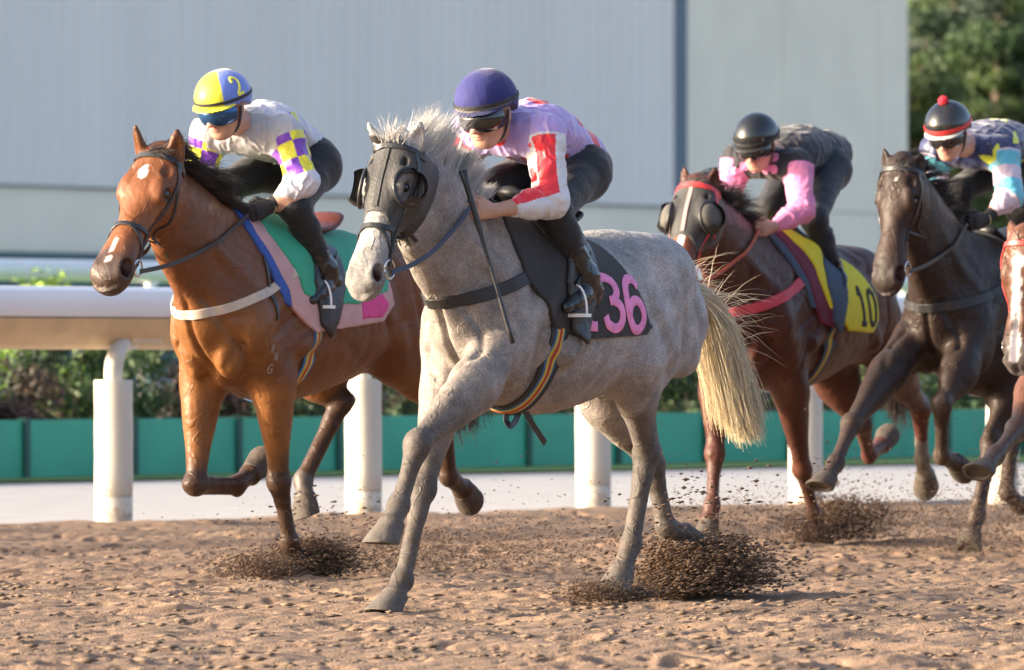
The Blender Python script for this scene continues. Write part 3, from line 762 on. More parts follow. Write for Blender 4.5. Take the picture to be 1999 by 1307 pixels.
def girth(H, parent, a_top, a_bot, bands, ang=118):
    """striped elastic girth: bands = [(width, material)], widest first"""
    g_ = None; pr = belly_ring(H, a_top, a_bot, 0, ang)
    for i, (wd, m) in enumerate(bands):
        P, n_ = wrap(H, pr, wd, .006, .002, smooth_=3)
        o = strap_obj('girth' if g_ is None else 'woven_stripe', P, n_, wd, .005+.0022*i, m, parent if g_ is None else g_)
        if g_ is None: g_ = o
    return g_
def cloth(H, name, region, off, m, parent=None, h=.007, lo=None, hi=None, colfn=None):
    """a cloth following the body: body offset by off, cut by region(x,y,z) <= 0"""
    post = lambda D, x, y, z: np.maximum(np.maximum(D-off, -(D-off+.022)), region(x, y, z))
    me = sdf_mesh(name, H.S, h, lo, hi, colfn, post)
    return link(name, me, m, parent)
def poly_region(pts, ymin=None):
    """signed distance of a convex or concave polygon in (x,z)"""
    P = [np.array(p, float) for p in pts]
    def fn(x, y, z):
        x = np.asarray(x, np.float32); z = np.asarray(z, np.float32); X, Z = np.broadcast_arrays(x, z); d = None; s = np.ones(X.shape, np.float32)
        n = len(P)
        for i in range(n):
            a, b = P[i], P[(i+1) % n]; e = b-a; wx = X-a[0]; wz = Z-a[1]
            t = np.clip((wx*e[0]+wz*e[1])/(e@e), 0, 1); dd = (wx-e[0]*t)**2+(wz-e[1]*t)**2
            d = dd if d is None else np.minimum(d, dd)
            c1 = Z >= a[1]; c2 = Z < b[1]; c3 = e[0]*wz > e[1]*wx
            fl = (c1 & c2 & c3) | (~c1 & ~c2 & ~c3); s = np.where(fl, -s, s)
        return s*np.sqrt(d)
    return fn
def saddle(H, sp, label, m_leather, m_flap, bands, a_top, a_bot, ironm, feet, group='racing saddles', flapdz=0):
    """racing saddle resting on the cloth; feet = stirrup positions (right, left)"""
    F = H.F; root = empty('saddle', tuple(F.o), F.rz, label, 'saddle', group)
    ac = sp['sad']                                    # centre of the seat along the back
    x = ac+sp.get('seatoff', 0)
    def top(xx): r = H.bvh.ray_cast(Vector((xx, 0, 2.2)), Vector((0, 0, -1))); return r[0].z
    zt = top(x); S = Sdf()
    pts = [(x+.20, 0, top(x+.20)+.075, .055, .028, .03), (x+.12, 0, top(x+.12)+.055, .085, .022, .03), (x, 0, zt+.038, .11, .018, .03), (x-.12, 0, top(x-.12)+.05, .13, .02, .03), (x-.20, 0, top(x-.20)+.085, .12, .022, .03), (x-.23, 0, top(x-.22)+.10, .09, .012, .02)]
    S.sweep([pts[k] for k in range(len(pts)-1, -1, -1)], (0, 1, 0), k=0)
    link('seat', sdf_mesh('seat', S, .008), m_leather, root)
    x = ac; zt = top(x)
    for s in (-1, 1):
        reg = poly_region([(x+.12, zt+.03), (x+.26, zt-.04), (x+.31, zt-.20+flapdz), (x+.28, zt-.40+flapdz), (x+.21, zt-.46+flapdz), (x+.16, zt-.34), (x+.02, zt-.05)])
        rg = lambda X, Y, Z, reg=reg, s=s: np.maximum(reg(X, Y, Z), .02-s*Y)
        cloth(H, 'flap', rg, .036, m_flap, root, .0095, (x-.3, -.5, zt-.6), (x+.4, .5, zt+.1))
    girth(H, root, a_top, a_bot, bands)
    for s, ft in zip((-1, 1), feet):
        ft = V(*ft); a = V(x+.08, s*.22, zt-.10)
        bt = ft+V(0, 0, .10)
        pts = spline([a, lerp(a, bt, .5)+V(0, s*.03, 0), bt], 12); pts = np.array(pts)
        for i, p in enumerate(pts):
            loc, nn, _, _ = H.bvh.find_nearest(Vector(p)); nn = np.array(nn); loc = np.array(loc)
            if (p-loc)@nn < .045: pts[i] = loc+nn*.045
        strap_obj('stirrup_leather', pts, [V(0, s, 0)]*len(pts), .020, .005, m_flap, root)
        mb = MB(); fw = V(1, 0, 0); sd_ = V(0, 1, 0)
        arch = [ft+sd_*(.060*math.cos(t))+V(-.01*math.sin(t), 0, -.018+.118*math.sin(t)) for t in np.linspace(0, math.pi, 15)]
        o = mb.tube([tuple(q) for q in arch], .0048, 8).build('stirrup_iron', ironm, root, True)
        mb = MB(); mb.box(tuple(ft+V(-.026, -.066, -.030)), tuple(ft+V(.026, .066, -.016))); mb.build('tread', ironm, o)
    return root
# ================================================================ riders
def rider(F, sp, label, group='jockeys riding in the race', res=.0065):
    """sp: joints in the horse's frame"""
    J = {k: V(*v) for k, v in sp.items() if k in ('hd', 'nb', 'pel', 'shR', 'shL', 'elR', 'elL', 'wrR', 'wrL', 'haR', 'haL', 'hiR', 'hiL', 'knR', 'knL', 'anR', 'anL', 'toR', 'toL')}
    root = empty('person', tuple(F.o), F.rz, label, 'jockey', group)
    f = unit(sp.get('face', (.88, 0, -.46))); up = unit(V(*sp.get('up', (.5, 0, .86)))-f*(V(*sp.get('up', (.5, 0, .86)))@f)); s_ = np.cross(up, f)
    C = J['hd']; hax = (f, s_, up)
    HZ = sp.get('hz', 1.0)
    def hp(a, b, c): return C+(f*a+s_*b+up*c)*HZ
    def hz3(*a): return tuple(q*HZ for q in a)
    S = Sdf()
    # trunk and limbs
    pel, nb = J['pel'], J['nb']; mid = lerp(pel, nb, .5)+V(*sp.get('arch', (0, 0, .035)))
    sh = (J['shR']+J['shL'])/2; side = unit(J['shL']-J['shR'])
    def torso(S, g, k=0):
        S.sweep([(*(pel-unit(nb-pel)*.10), .10+g, .09+g, .09+g), (*pel, .150+g, .115+g, .105+g), (*lerp(pel, mid, .7), .135+g, .105+g, .10+g), (*mid, .145+g, .110+g, .11+g), (*lerp(mid, nb, .62), .165+g, .115+g, .115+g), (*lerp(mid, nb, .92), .12+g, .085+g, .085+g), (*nb, .068+g, .06+g, .06+g)], side, k=k)
        for q in ('R', 'L'):
            S.cone(lerp(sh, J['sh'+q], .3), J['sh'+q], .075+g, .066+g, k=.06)
    def arm(S, q, g0, g1, t1=1.0):
        a, b, c = J['sh'+q], J['el'+q], J['wr'+q]
        S.cone(a, b, .056+g0, .044+g0, k=.04)
        e = lerp(b, c, t1); S.cone(b, lerp(b, e, .45), .044+g1, .043+g1, k=.03); S.cone(lerp(b, e, .45), e, .043+g1, .043+g1+( .029-.043)*t1, k=.02)
    def hips(S, g):
        for q in ('R', 'L'):
            s = -1 if q == 'R' else 1
            S.cone(J['hi'+q], J['kn'+q], .098+g, .062+g, k=.08)
            S.ell(J['hi'+q]+V(-.04, 0, .0), (.11+g, .10+g, .11+g), k=.06)
    def shin(S, q, g, t0=0, t1=1.0):
        a = lerp(J['kn'+q], J['an'+q], t0); b = lerp(J['kn'+q], J['an'+q], t1); m = lerp(a, b, .35)
        S.cone(a, m, .060+g, .057+g, k=.04); S.cone(m, b, .057+g, .057+g+(.040-.057)*t1, k=.03)
    torso(S, -.006)
    for q in ('R', 'L'): arm(S, q, -.006, -.004)
    hips(S, -.008)
    for q in ('R', 'L'):
        shin(S, q, -.008); S.cone(J['an'+q], lerp(J['an'+q], J['to'+q], .8), .026, .018, k=.03)
    S.cone(nb, hp(-.02, 0, -.06), .060, .056, k=.04)
    # head and face
    S.ell(hp(-.010, 0, .035), hz3(.100, .078, .098), hax, k=.02)
    S.ell(hp(.020, 0, -.040), hz3(.070, .062, .075), hax, k=.04)
    S.ell(hp(.060, 0, -.088), hz3(.026, .026, .020), hax, k=.035)
    for q in (-1, 1):
        S.cone(hp(-.01, q*.055, -.055), hp(.055, q*.018, -.090), .016*HZ, .014*HZ, k=.03)
        S.ell(hp(.065, q*.040, -.018), hz3(.026, .024, .020), hax, k=.022)
        S.ell(hp(-.015, q*.080, -.002), hz3(.020, .008, .032), hax, k=.006)
        S.ell(hp(.088, q*.030, .014), hz3(.012, .017, .010), hax, k=.012, op='s')
        S.ell(hp(.078, q*.030, .014), hz3(.012, .012, .012), hax, k=.002)
        S.ell(hp(.108, q*.011, -.034), hz3(.009, .008, .007), hax, k=.008)
    S.cone(hp(.086, 0, .018), hp(.116, 0, -.030), .009*HZ, .011*HZ, k=.014)
    S.ell(hp(.086, 0, -.054), hz3(.014, .024, .0055), hax, k=.007); S.ell(hp(.083, 0, -.066), hz3(.014, .020, .0065), hax, k=.007)
    S.cone(hp(.105, -.02, -.0595), hp(.105, .02, -.0595), .0025*HZ, .0025*HZ, k=.004, op='s')
    # hands
    def hand(S, q, g, kk=1.0):
        w_, h_ = J['wr'+q], J['ha'+q]; d = unit(h_-w_); s = 1 if q == 'L' else -1
        ga = V(*sp.get('grip'+q, (.15, 0, 1))); ga = unit(ga-(ga@d)*d); pn = np.cross(ga, d)*1.0
        if pn[1]*s > 0: pn = -pn                                # palm faces inwards
        S.sweep([(*(w_-d*.01), .027+g, .024+g, .024+g), (*(w_+d*.03), .036+g, .017+g, .019+g), (*(w_+d*.075), .041+g, .014+g, .016+g), (*(w_+d*.095), .038+g, .010+g, .012+g)], ga, k=.012)
        for i, (L, r) in enumerate(((.95, .0098), (1.05, .0102), (.98, .0098), (.80, .0086))):
            k0 = w_+d*(.094-.004*abs(i-1.2))+ga*(.030-.0205*i); a = k0+(d*.75+pn*.55)*.036*L; b = a+(pn*.9-d*.45)*.026*L; c = b+(-d*.9-pn*.10)*.022*L
            S.cone(k0-d*.02, a, r+.001+g, r+g, k=.004); S.cone(a, b, r+g, r*.94+g, k=.003); S.cone(b, c, r*.94+g, r*.8+g, k=.003)
        t0 = w_+d*.030+ga*.026+pn*.008; t1 = t0+(d*.65+ga*.55+pn*.45)*.038; t2 = t1+(d*.75-ga*.25+pn*.55)*.030
        S.cone(t0, t1, .0135+g, .0115+g, k=.010); S.cone(t1, t2, .0115+g, .009+g, k=.003)
    for q in ('R', 'L'): hand(S, q, 0)
    skin = sp.get('skin', (.46, .255, .175))
    def skcol(v):
        c = np.tile(np.array(skin), (len(v), 1)); dt, tt = segdist(v, pel-unit(nb-pel)*.2, nb); under = (dt < .19) & (tt < .88) & (np.linalg.norm(v-C, axis=1) > .2) & (np.linalg.norm(v-J['haL'], axis=1) > .18) & (np.linalg.norm(v-J['haR'], axis=1) > .18) & (np.linalg.norm(v-J['wrL'], axis=1) > .2) & (np.linalg.norm(v-J['wrR'], axis=1) > .2); c[under] = (.02, .02, .022); r = v-C; a, b, u_ = r@f, r@s_, r@up
        lips = ((np.abs(b) < .024) & (np.abs(u_+.060) < .011) & (a > .075)); c[lips] = c[lips]*.45+np.array((.55, .20, .18))*.55
        ck = np.exp(-(((np.abs(b)-.045)/.025)**2+((u_+.02)/.03)**2))*(a > .03); c = mixc(c, (.68, .30, .22), ck*.35)
        ns = np.exp(-((b/.02)**2+((u_+.028)/.02)**2))*(a > .08); c = mixc(c, (.68, .30, .22), ns*.3)
        beard = sm(-u_, .06, .09)*(a > -.02)*(np.linalg.norm(r, axis=1) < .14); c = mixc(c, (.42, .27, .21), beard*.25)
        hair = (u_ > -.035)*(a < -.02)*(np.abs(b) < .077)*(np.linalg.norm(r, axis=1) < .16); c = mixc(c, (.03, .02, .015), hair*1.0)
        return c
    lo, hi = S.bounds(); me = sdf_mesh('body', S, .0045 if res < .007 else .0058, colfn=skcol); body = link('body', me, M['skin'], root)
    # jacket
    def wrinkle(o, amp, sc, seed, fine=0.0):
        me = o.data; n = len(me.vertices); v = np.empty(n*3, np.float32); me.vertices.foreach_get('co', v); v = v.reshape(-1, 3)
        nn = np.empty(n*3, np.float32); me.vertices.foreach_get('normal', nn); nn = nn.reshape(-1, 3)
        a = vnoise(v+.04*np.stack([vnoise(v, sc*.7, seed+5), vnoise(v, sc*.7, seed+6), vnoise(v, sc*.7, seed+7)], 1), sc, seed)
        w_ = (1-np.abs(a))**2*1.4-.5
        v2 = v+nn*(amp*w_)[:, None]; me.vertices.foreach_set('co', v2.ravel().astype(np.float32)); me.update()
    K = Sdf(); torso(K, .012)
    cu = sp.get('cuff', (.92, .92))
    for q, t in zip('RL', cu):
        a, b, c = J['sh'+q], J['el'+q], J['wr'+q]; e = lerp(b, c, t)
        K.cone(a, b, .076, .066, k=.05); K.cone(b, lerp(b, e, .6), .064, .055, k=.03); K.cone(lerp(b, e, .6), e, .055, .036, k=.02)
        K.cone(e, e+unit(e-b)*.006, .033, .033, k=.006)
    K.cone(lerp(mid, nb, .95), nb+unit(nb-mid)*.03, .070, .066, k=.03)
    wl = sp.get('waist', .0)
    wn = unit(nb-pel)
    cut = lambda D, x, y, z: np.maximum(D, -((x-pel[0])*wn[0]+(y-pel[1])*wn[1]+(z-pel[2])*wn[2]-wl))
    # frames for the pattern
    T_ = unit(nb-pel); bk = np.cross(T_, side); Lt = np.linalg.norm(nb-pel)
    if bk[2] < 0: bk = -bk
    def tcoord(v):
        r = v-pel; return (r@T_)/Lt, r@side, r@bk
    def acoord(v, q):
        a, b, c = J['sh'+q], J['el'+q], J['wr'+q]
        d1, t1 = segdist(v, a, b); d2, t2 = segdist(v, b, c); L1 = np.linalg.norm(b-a); L2 = np.linalg.norm(c-b)
        near2 = d2 < d1; ax = np.where(near2[:, None], unit(c-b), unit(b-a)); base = np.where(near2[:, None], b, a)
        l = np.where(near2, L1+t2*L2, t1*L1); d = np.minimum(d1, d2)
        fw = V(.9, 0, .4); o = np.array([0, 1.0 if q == 'L' else -1.0, 0]); rr = v-base; rr = rr-(rr*ax).sum(1)[:, None]*ax
        e1 = o-(ax@o)[:, None]*ax; e1 /= np.linalg.norm(e1, axis=1)[:, None]; e2 = np.cross(ax, e1)
        ang = np.degrees(np.arctan2((rr*e2).sum(1), (rr*e1).sum(1)))
        if q == 'R': ang = -ang
        # belongs to the sleeve?
        rt = v-J['sh'+q]; out = (rt@side)*(1 if q == 'L' else -1)
        isarm = (d < .088) & ((out > -.012) | near2 | (t1 > .28))
        return l, ang, isarm, L1, L2
    def jcol(v): return sp['jacket'](v, tcoord, acoord)
    me = sdf_mesh('jacket', K, res*.68, colfn=jcol, post=cut); jk = link('jacket', me, M['silk'] if not sp.get('matte') else M['clothmat'], root); wrinkle(jk, sp.get('wr_amp', .0065), 15, 3)
    # breeches
    Bq = Sdf(); hips(Bq, .006)
    Bq.sweep([(*(pel-T_*.12), .10, .09, .09), (*pel, .158, .118, .108), (*lerp(pel, nb, .22), .142, .11, .10)], side, k=.05)
    for q in 'RL': shin(Bq, q, .006, 0, .86)
    o = link('breeches', sdf_mesh('breeches', Bq, res, colfn=(lambda v: sp['bcol'](v, J)) if 'bcol' in sp else (lambda v: np.tile(np.array(sp.get('breech', (.007, .007, .009))), (len(v), 1)))), M['breech'], root); wrinkle(o, .0028, 9, 9)
    # boots
    for q in 'RL':
        a, t = J['an'+q], J['to'+q]; B = Sdf(); kd = unit(J['kn'+q]-a); fd = unit(t-a); 
        hl_ = a-V(0, 0, .055)-unit(V(fd[0], fd[1], 0))*.035; ball = t
        hl_ = hl_-V(0, 0, .005); hz_ = unit(V(fd[0], fd[1], 0)*1.0+V(0, 0, fd[2]*.25)); tip = ball+hz_*.060
        B.cone(a+kd*.17, a+kd*.03, .056, .052, k=0); B.cone(a+kd*.03, hl_+V(0, 0, .028), .052, .042, k=.03)
        B.cone(hl_+V(0, 0, .022), lerp(hl_, ball, .62)+V(0, 0, .026), .038, .040, k=.03); B.cone(lerp(hl_, ball, .62)+V(0, 0, .024), ball+V(0, 0, .018), .040, .036, k=.02); B.cone(ball+V(0, 0, .018), tip+V(0, 0, .010), .036, .022, k=.02)
        B.cone(hl_-V(0, 0, .022), hl_+V(0, 0, -.010), .028, .034, k=.008)
        o = link('boot', sdf_mesh('boot', B, .0055), M['boot'], root); wrinkle(o, .003, 24, 4)
    for q, gl in zip('RL', sp.get('gloves', (True, True))):
        if gl:
            G = Sdf(); hand(G, q, .0025); w_, h_ = J['wr'+q], J['ha'+q]; G.cone(lerp(w_, J['el'+q], sp.get('glove_len', .12)), w_, .034, .031, k=.01)
            go = link('glove', sdf_mesh('glove', G, .004), M['glove'], root)
            d = unit(h_-w_); mb = MB(); ring_mesh(mb, w_+d*.004, d, .0345, .0035, 18); mb.build('cuff_band', M.get('khaki'), go, True)
    # helmet
    hs = sp.get('hscale', 1.0)*HZ
    hc = hp(-.008, 0, .052); E = Sdf(); E.ell(hc, (.130*hs, .108*hs, .112*hs), hax, k=0); E.ell(hc-f*.03-up*.02, (.105*hs, .100*hs, .10*hs), hax, k=.03)
    def hcut(D, x, y, z):
        a = (x-hc[0])*f[0]+(y-hc[1])*f[1]+(z-hc[2])*f[2]; u_ = (x-hc[0])*up[0]+(y-hc[1])*up[1]+(z-hc[2])*up[2]
        D = np.maximum(D, -(u_+.020*HZ-.0*a+np.clip(-a, 0, .12)*.55))
        return np.maximum(D, -(D+.014))
    def hcoord(v): r = v-hc; return r@f, r@s_, r@up
    hm = sdf_mesh('helmet', E, .005, colfn=lambda v: sp['helmet'](*hcoord(v)), post=hcut); he = link('helmet', hm, M[sp.get('helmat', 'silk')], root)
    hb = bvh_of(hm)
    # brim
    mb = MB(); rr0 = []; rr1 = []
    Bm = Sdf(); Bm.ell(hc+f*.055-up*.017, (.105*hs, .100*hs, .022), (unit(f*.97-up*.12), s_, unit(up*.97+f*.12)), k=0)
    bcut = lambda D, x, y, z: np.maximum(np.maximum(D, -((x-hc[0])*f[0]+(y-hc[1])*f[1]+(z-hc[2])*f[2]-.03)), -(((x-hc[0])*up[0]+(y-hc[1])*up[1]+(z-hc[2])*up[2])+.024))
    link('brim', sdf_mesh('brim', Bm, .0045, colfn=lambda v: np.tile(np.array(sp.get('brim', (.02, .02, .02))), (len(v), 1)), post=bcut), M[sp.get('helmat', 'silk')], he)
    # elastic band round the helmet
    def hring(h0, h1, wd, m, name, par, lift=.001, a0=-180, a1=180):
        pr = []
        for a in np.linspace(a0, a1, 60):
            z0 = h0+(h1-h0)*(1-math.cos(R(a)))/2; pr.append((hc+f*.4*math.cos(R(a))+s_*.4*math.sin(R(a))+up*z0, hc+up*z0))
        P, n_ = wrap(None, pr, wd, .003, lift, bvh=hb, smooth_=1); return strap_obj(name, P, n_, wd, .003, m, par)
    hring(.006, -.004, sp.get('bandw', .014), M[sp.get('band', 'black')], 'helmet_band', he)
    # goggles: a curved lens over the eyes with a strap over the helmet
    Gg = Sdf(); Gg.ell(hp(.026, 0, -.002), hz3(.098, .087, .072), hax, k=0)
    gh = sp.get('gogh', .044)
    def gcut(D, x, y, z):
        a_, b_, u_ = [(x-C[0])*q[0]+(y-C[1])*q[1]+(z-C[2])*q[2] for q in (f, s_, up)]; a_, b_, u_ = a_/HZ, b_/HZ, u_/HZ
        low = -gh+.024*np.exp(-(b_/.020)**2)
        return np.maximum(np.maximum(np.maximum(D, -(D+.014)), .020-a_), np.maximum(u_-.038, low-u_))
    gg = link('goggles', sdf_mesh('goggles', Gg, .0042, post=gcut), M[sp.get('lens', 'lens')], root)
    # chin strap
    for q in (-1, 1):
        pts = spline([hp(.0, q*.090, .015), hp(.002, q*.078, -.035), hp(.02, q*.060, -.082), hp(.045, q*.02, -.112)], 12)
        strap_obj('chin_strap', pts, [s_*q]*len(pts), .016, .004, M['black'], he)
    return root, J, dict(hp=hp, f=f, s=s_, up=up, C=C, hc=hc, hb=hb, he=he, jk=jk, T=T_, side=side, bk=bk, pel=pel, Lt=Lt)
M['skin'] = mat('skin', (.6, .35, .25), .5, attr=True, var=.05, vscale=60, sss=.08, bump=.1, bscale=150)
M['silk'] = mat('racing_silk', (.6, .35, .25), .42, attr=True, sheen=.4, bump=.45, bscale=34, spec=.45)
M['clothmat'] = mat('cotton_cloth', (.6, .35, .25), .8, attr=True, sheen=.3, bump=.5, bscale=28)
M['breech'] = mat('breeches_cloth', (.02, .02, .02), .75, attr=True, sheen=.25, bump=.5, bscale=24)
M['boot'] = mat('polished_black_leather', (.012, .012, .014), .22, bump=.3, bscale=30, spec=.6)
M['glove'] = mat('black_glove', (.016, .016, .018), .7, bump=.4, bscale=60)
M['black'] = mat('black_webbing', (.018, .018, .02), .6, bump=.2, bscale=120)
M['khaki'] = mat('khaki_trim', (.42, .36, .18), .6)
M['lens'] = mat('dark_lens', (.012, .012, .014), .06, spec=.8)
M['lens_blue'] = mat('mirrored_blue_lens', (.03, .09, .22), .12, metal=.6)
M['leather_black'] = mat('black_leather', (.020, .020, .023), .38, bump=.2, bscale=70)
M['leather_brown'] = mat('brown_leather', (.13, .035, .022), .35, bump=.3, bscale=50)
M['metal'] = mat('stainless_steel', (.62, .60, .58), .25, metal=1.0)
M['alu'] = mat('white_aluminium', (.80, .80, .80), .3)
M['rein_blue'] = mat('navy_rubber_rein', (.035, .055, .10), .55, bump=.3, bscale=90)
M['hood'] = mat('black_mesh_hood', (.028, .027, .027), .62, bump=.35, bscale=90, sheen=.2)
M['hoof'] = mat('hoof_horn', (.20, .165, .13), .75, bump=.5, bscale=40, col2=(.32, .26, .20), vscale=25)
def coat_mat(name, rough=.42, fine=.18, scl=260, big=.10, dapple=0.0, sheen=.15, spec=.45):
    m, nt, b = newmat(name); L = nt.links.new
    at = N(nt, 'ShaderNodeAttribute', attribute_name='coat'); tc = N(nt, 'ShaderNodeTexCoord')
    n1 = N(nt, 'ShaderNodeTexNoise'); n1.inputs['Scale'].default_value = scl; n1.inputs['Detail'].default_value = 3; L(tc.outputs['Object'], n1.inputs['Vector'])
    n2 = N(nt, 'ShaderNodeTexNoise'); n2.inputs['Scale'].default_value = 9; n2.inputs['Detail'].default_value = 6; n2.inputs['Roughness'].default_value = .65; L(tc.outputs['Object'], n2.inputs['Vector'])
    r1 = N(nt, 'ShaderNodeMapRange'); r1.inputs[1].default_value = .3; r1.inputs[2].default_value = .7; r1.inputs[3].default_value = 1-fine; r1.inputs[4].default_value = 1+fine; L(n1.outputs[0], r1.inputs[0])
    r2 = N(nt, 'ShaderNodeMapRange'); r2.inputs[1].default_value = .3; r2.inputs[2].default_value = .7; r2.inputs[3].default_value = 1-big; r2.inputs[4].default_value = 1+big; L(n2.outputs[0], r2.inputs[0])
    mu = N(nt, 'ShaderNodeMath', operation='MULTIPLY'); L(r1.outputs[0], mu.inputs[0]); L(r2.outputs[0], mu.inputs[1])
    last = mu.outputs[0]
    if dapple:
        vo = N(nt, 'ShaderNodeTexVoronoi', feature='SMOOTH_F1'); vo.inputs['Scale'].default_value = 17; vo.inputs['Smoothness'].default_value = .6
        n3 = N(nt, 'ShaderNodeTexNoise'); n3.inputs['Scale'].default_value = 6; L(tc.outputs['Object'], n3.inputs['Vector'])
        ad = N(nt, 'ShaderNodeVectorMath', operation='ADD'); L(tc.outputs['Object'], ad.inputs[0]); sc_ = N(nt, 'ShaderNodeVectorMath', operation='SCALE'); sc_.inputs['Scale'].default_value = .12
        L(n3.outputs['Color'], sc_.inputs[0]); L(sc_.outputs[0], ad.inputs[1]); L(ad.outputs[0], vo.inputs['Vector'])
        r3 = N(nt, 'ShaderNodeMapRange'); r3.inputs[1].default_value = .1; r3.inputs[2].default_value = .7; r3.inputs[3].default_value = 1+dapple; r3.inputs[4].default_value = 1-dapple; L(vo.outputs['Distance'], r3.inputs[0])
        m2 = N(nt, 'ShaderNodeMath', operation='MULTIPLY'); L(last, m2.inputs[0]); L(r3.outputs[0], m2.inputs[1]); last = m2.outputs[0]
    vm = N(nt, 'ShaderNodeVectorMath', operation='SCALE'); L(at.outputs['Color'], vm.inputs[0]); L(last, vm.inputs['Scale'])
    L(vm.outputs[0], b.inputs['Base Color'])
    n4 = N(nt, 'ShaderNodeTexNoise'); n4.inputs['Scale'].default_value = 26; n4.inputs['Detail'].default_value = 5; L(tc.outputs['Object'], n4.inputs['Vector'])
    bp = N(nt, 'ShaderNodeBump'); bp.inputs['Strength'].default_value = .55; bp.inputs['Distance'].default_value = .012; L(n4.outputs[0], bp.inputs['Height'])
    bp2 = N(nt, 'ShaderNodeBump'); bp2.inputs['Strength'].default_value = .25; bp2.inputs['Distance'].default_value = .002; L(n1.outputs[0], bp2.inputs['Height']); L(bp.outputs[0], bp2.inputs['Normal'])
    n5 = N(nt, 'ShaderNodeTexNoise'); n5.inputs['Scale'].default_value = 5.5; n5.inputs['Detail'].default_value = 2; n5.inputs['Distortion'].default_value = .6; L(tc.outputs['Object'], n5.inputs['Vector'])
    r5 = N(nt, 'ShaderNodeMapRange', interpolation_type='SMOOTHSTEP'); s5 = N(nt, 'ShaderNodeMath', operation='SUBTRACT'); L(n5.outputs[0], s5.inputs[0]); s5.inputs[1].default_value = .5
    a5 = N(nt, 'ShaderNodeMath', operation='ABSOLUTE'); L(s5.outputs[0], a5.inputs[0]); L(a5.outputs[0], r5.inputs[0]); r5.inputs[1].default_value = 0; r5.inputs[2].default_value = .018; r5.inputs[3].default_value = 1; r5.inputs[4].default_value = 0
    bp3 = N(nt, 'ShaderNodeBump'); bp3.inputs['Strength'].default_value = .45; bp3.inputs['Distance'].default_value = .005; L(r5.outputs[0], bp3.inputs['Height']); L(bp2.outputs[0], bp3.inputs['Normal'])
    L(bp3.outputs[0], b.inputs['Normal'])
    b.inputs['Roughness'].default_value = rough; b.inputs['Sheen Weight'].default_value = sheen; b.inputs['Sheen Roughness'].default_value = .5; b.inputs['Specular IOR Level'].default_value = spec
    return m
M['coat_grey'] = coat_mat('grey_coat', .62, .30, 120, .34, .12, sheen=.06, spec=.3)
M['coat_bay'] = coat_mat('bay_coat', .46, .14, 200, .14, 0, sheen=.02, spec=.32)
M['coat_dark'] = coat_mat('dark_coat', .50, .18, 200, .18, 0, sheen=.02, spec=.25)
def build_body(H, h, root, m):
    me = sdf_mesh('body', H.S, h, colfn=horse_colour(H)); sculpt(H, me); H.me = me; H.body = link('body', me, m, root)
    H.bvh = bvh_of(me); H.root = root
    for co, p, bk, s in H.hoof: o = hoof_mesh(co, p, bk, s).build('hoof', M[H.sp.get('hoofm', 'hoof')], root); smooth_by_angle(o, 50)
    for s in (-1, 1):
        c = H.HD(.30, s*.098, .012); me = bpy.data.meshes.new('eye'); bm = bmesh.new(); bmesh.ops.create_uvsphere(bm, u_segments=20, v_segments=12, radius=.021*H.hk/1.2*1.1, matrix=Matrix.Translation(Vector(c-H.hsv*s*.010))); bm.to_mesh(me); bm.free()
        me.polygons.foreach_set('use_smooth', [True]*len(me.polygons)); link('eye', me, M['eye'], root)
    return H
M['eye'] = mat('dark_brown_eye', (.012, .006, .004), .08, spec=.8)
M['hoof_grey'] = mat('grey_hoof', (.070, .060, .052), .75, bump=.5, bscale=40, col2=(.12, .10, .084), vscale=22)
M['hoof_dark'] = mat('dark_muddy_hoof', (.040, .031, .025), .75, bump=.5, bscale=40, col2=(.085, .066, .050), vscale=22)
M['hair_grey'] = mat('pale_mane_hair', (.5, .48, .45), .55, attr=True, sheen=.2)
def crest_roots(H, n, t0, t1, rng, spread=.03):
    """points along the crest of the neck, from the poll (0) to the withers (1)"""
    a = H.poll-V(.04, 0, -.02); b = V(*H.T(.50, 0, 1.56)); out = []; nn = []
    for i in range(n):
        t = t0+(t1-t0)*rng.rand(); x = lerp(a, b, t); y = rng.normal()*spread*.5
        r = H.bvh.ray_cast(Vector((x[0]-.25, y, x[2]+.45)), Vector((.25, 0, -.45)).normalized())
        if r[0] is None: continue
        out.append(np.array(r[0])-np.array(r[1])*.01); nn.append((np.array(r[1]), t))
    return np.array(out), nn
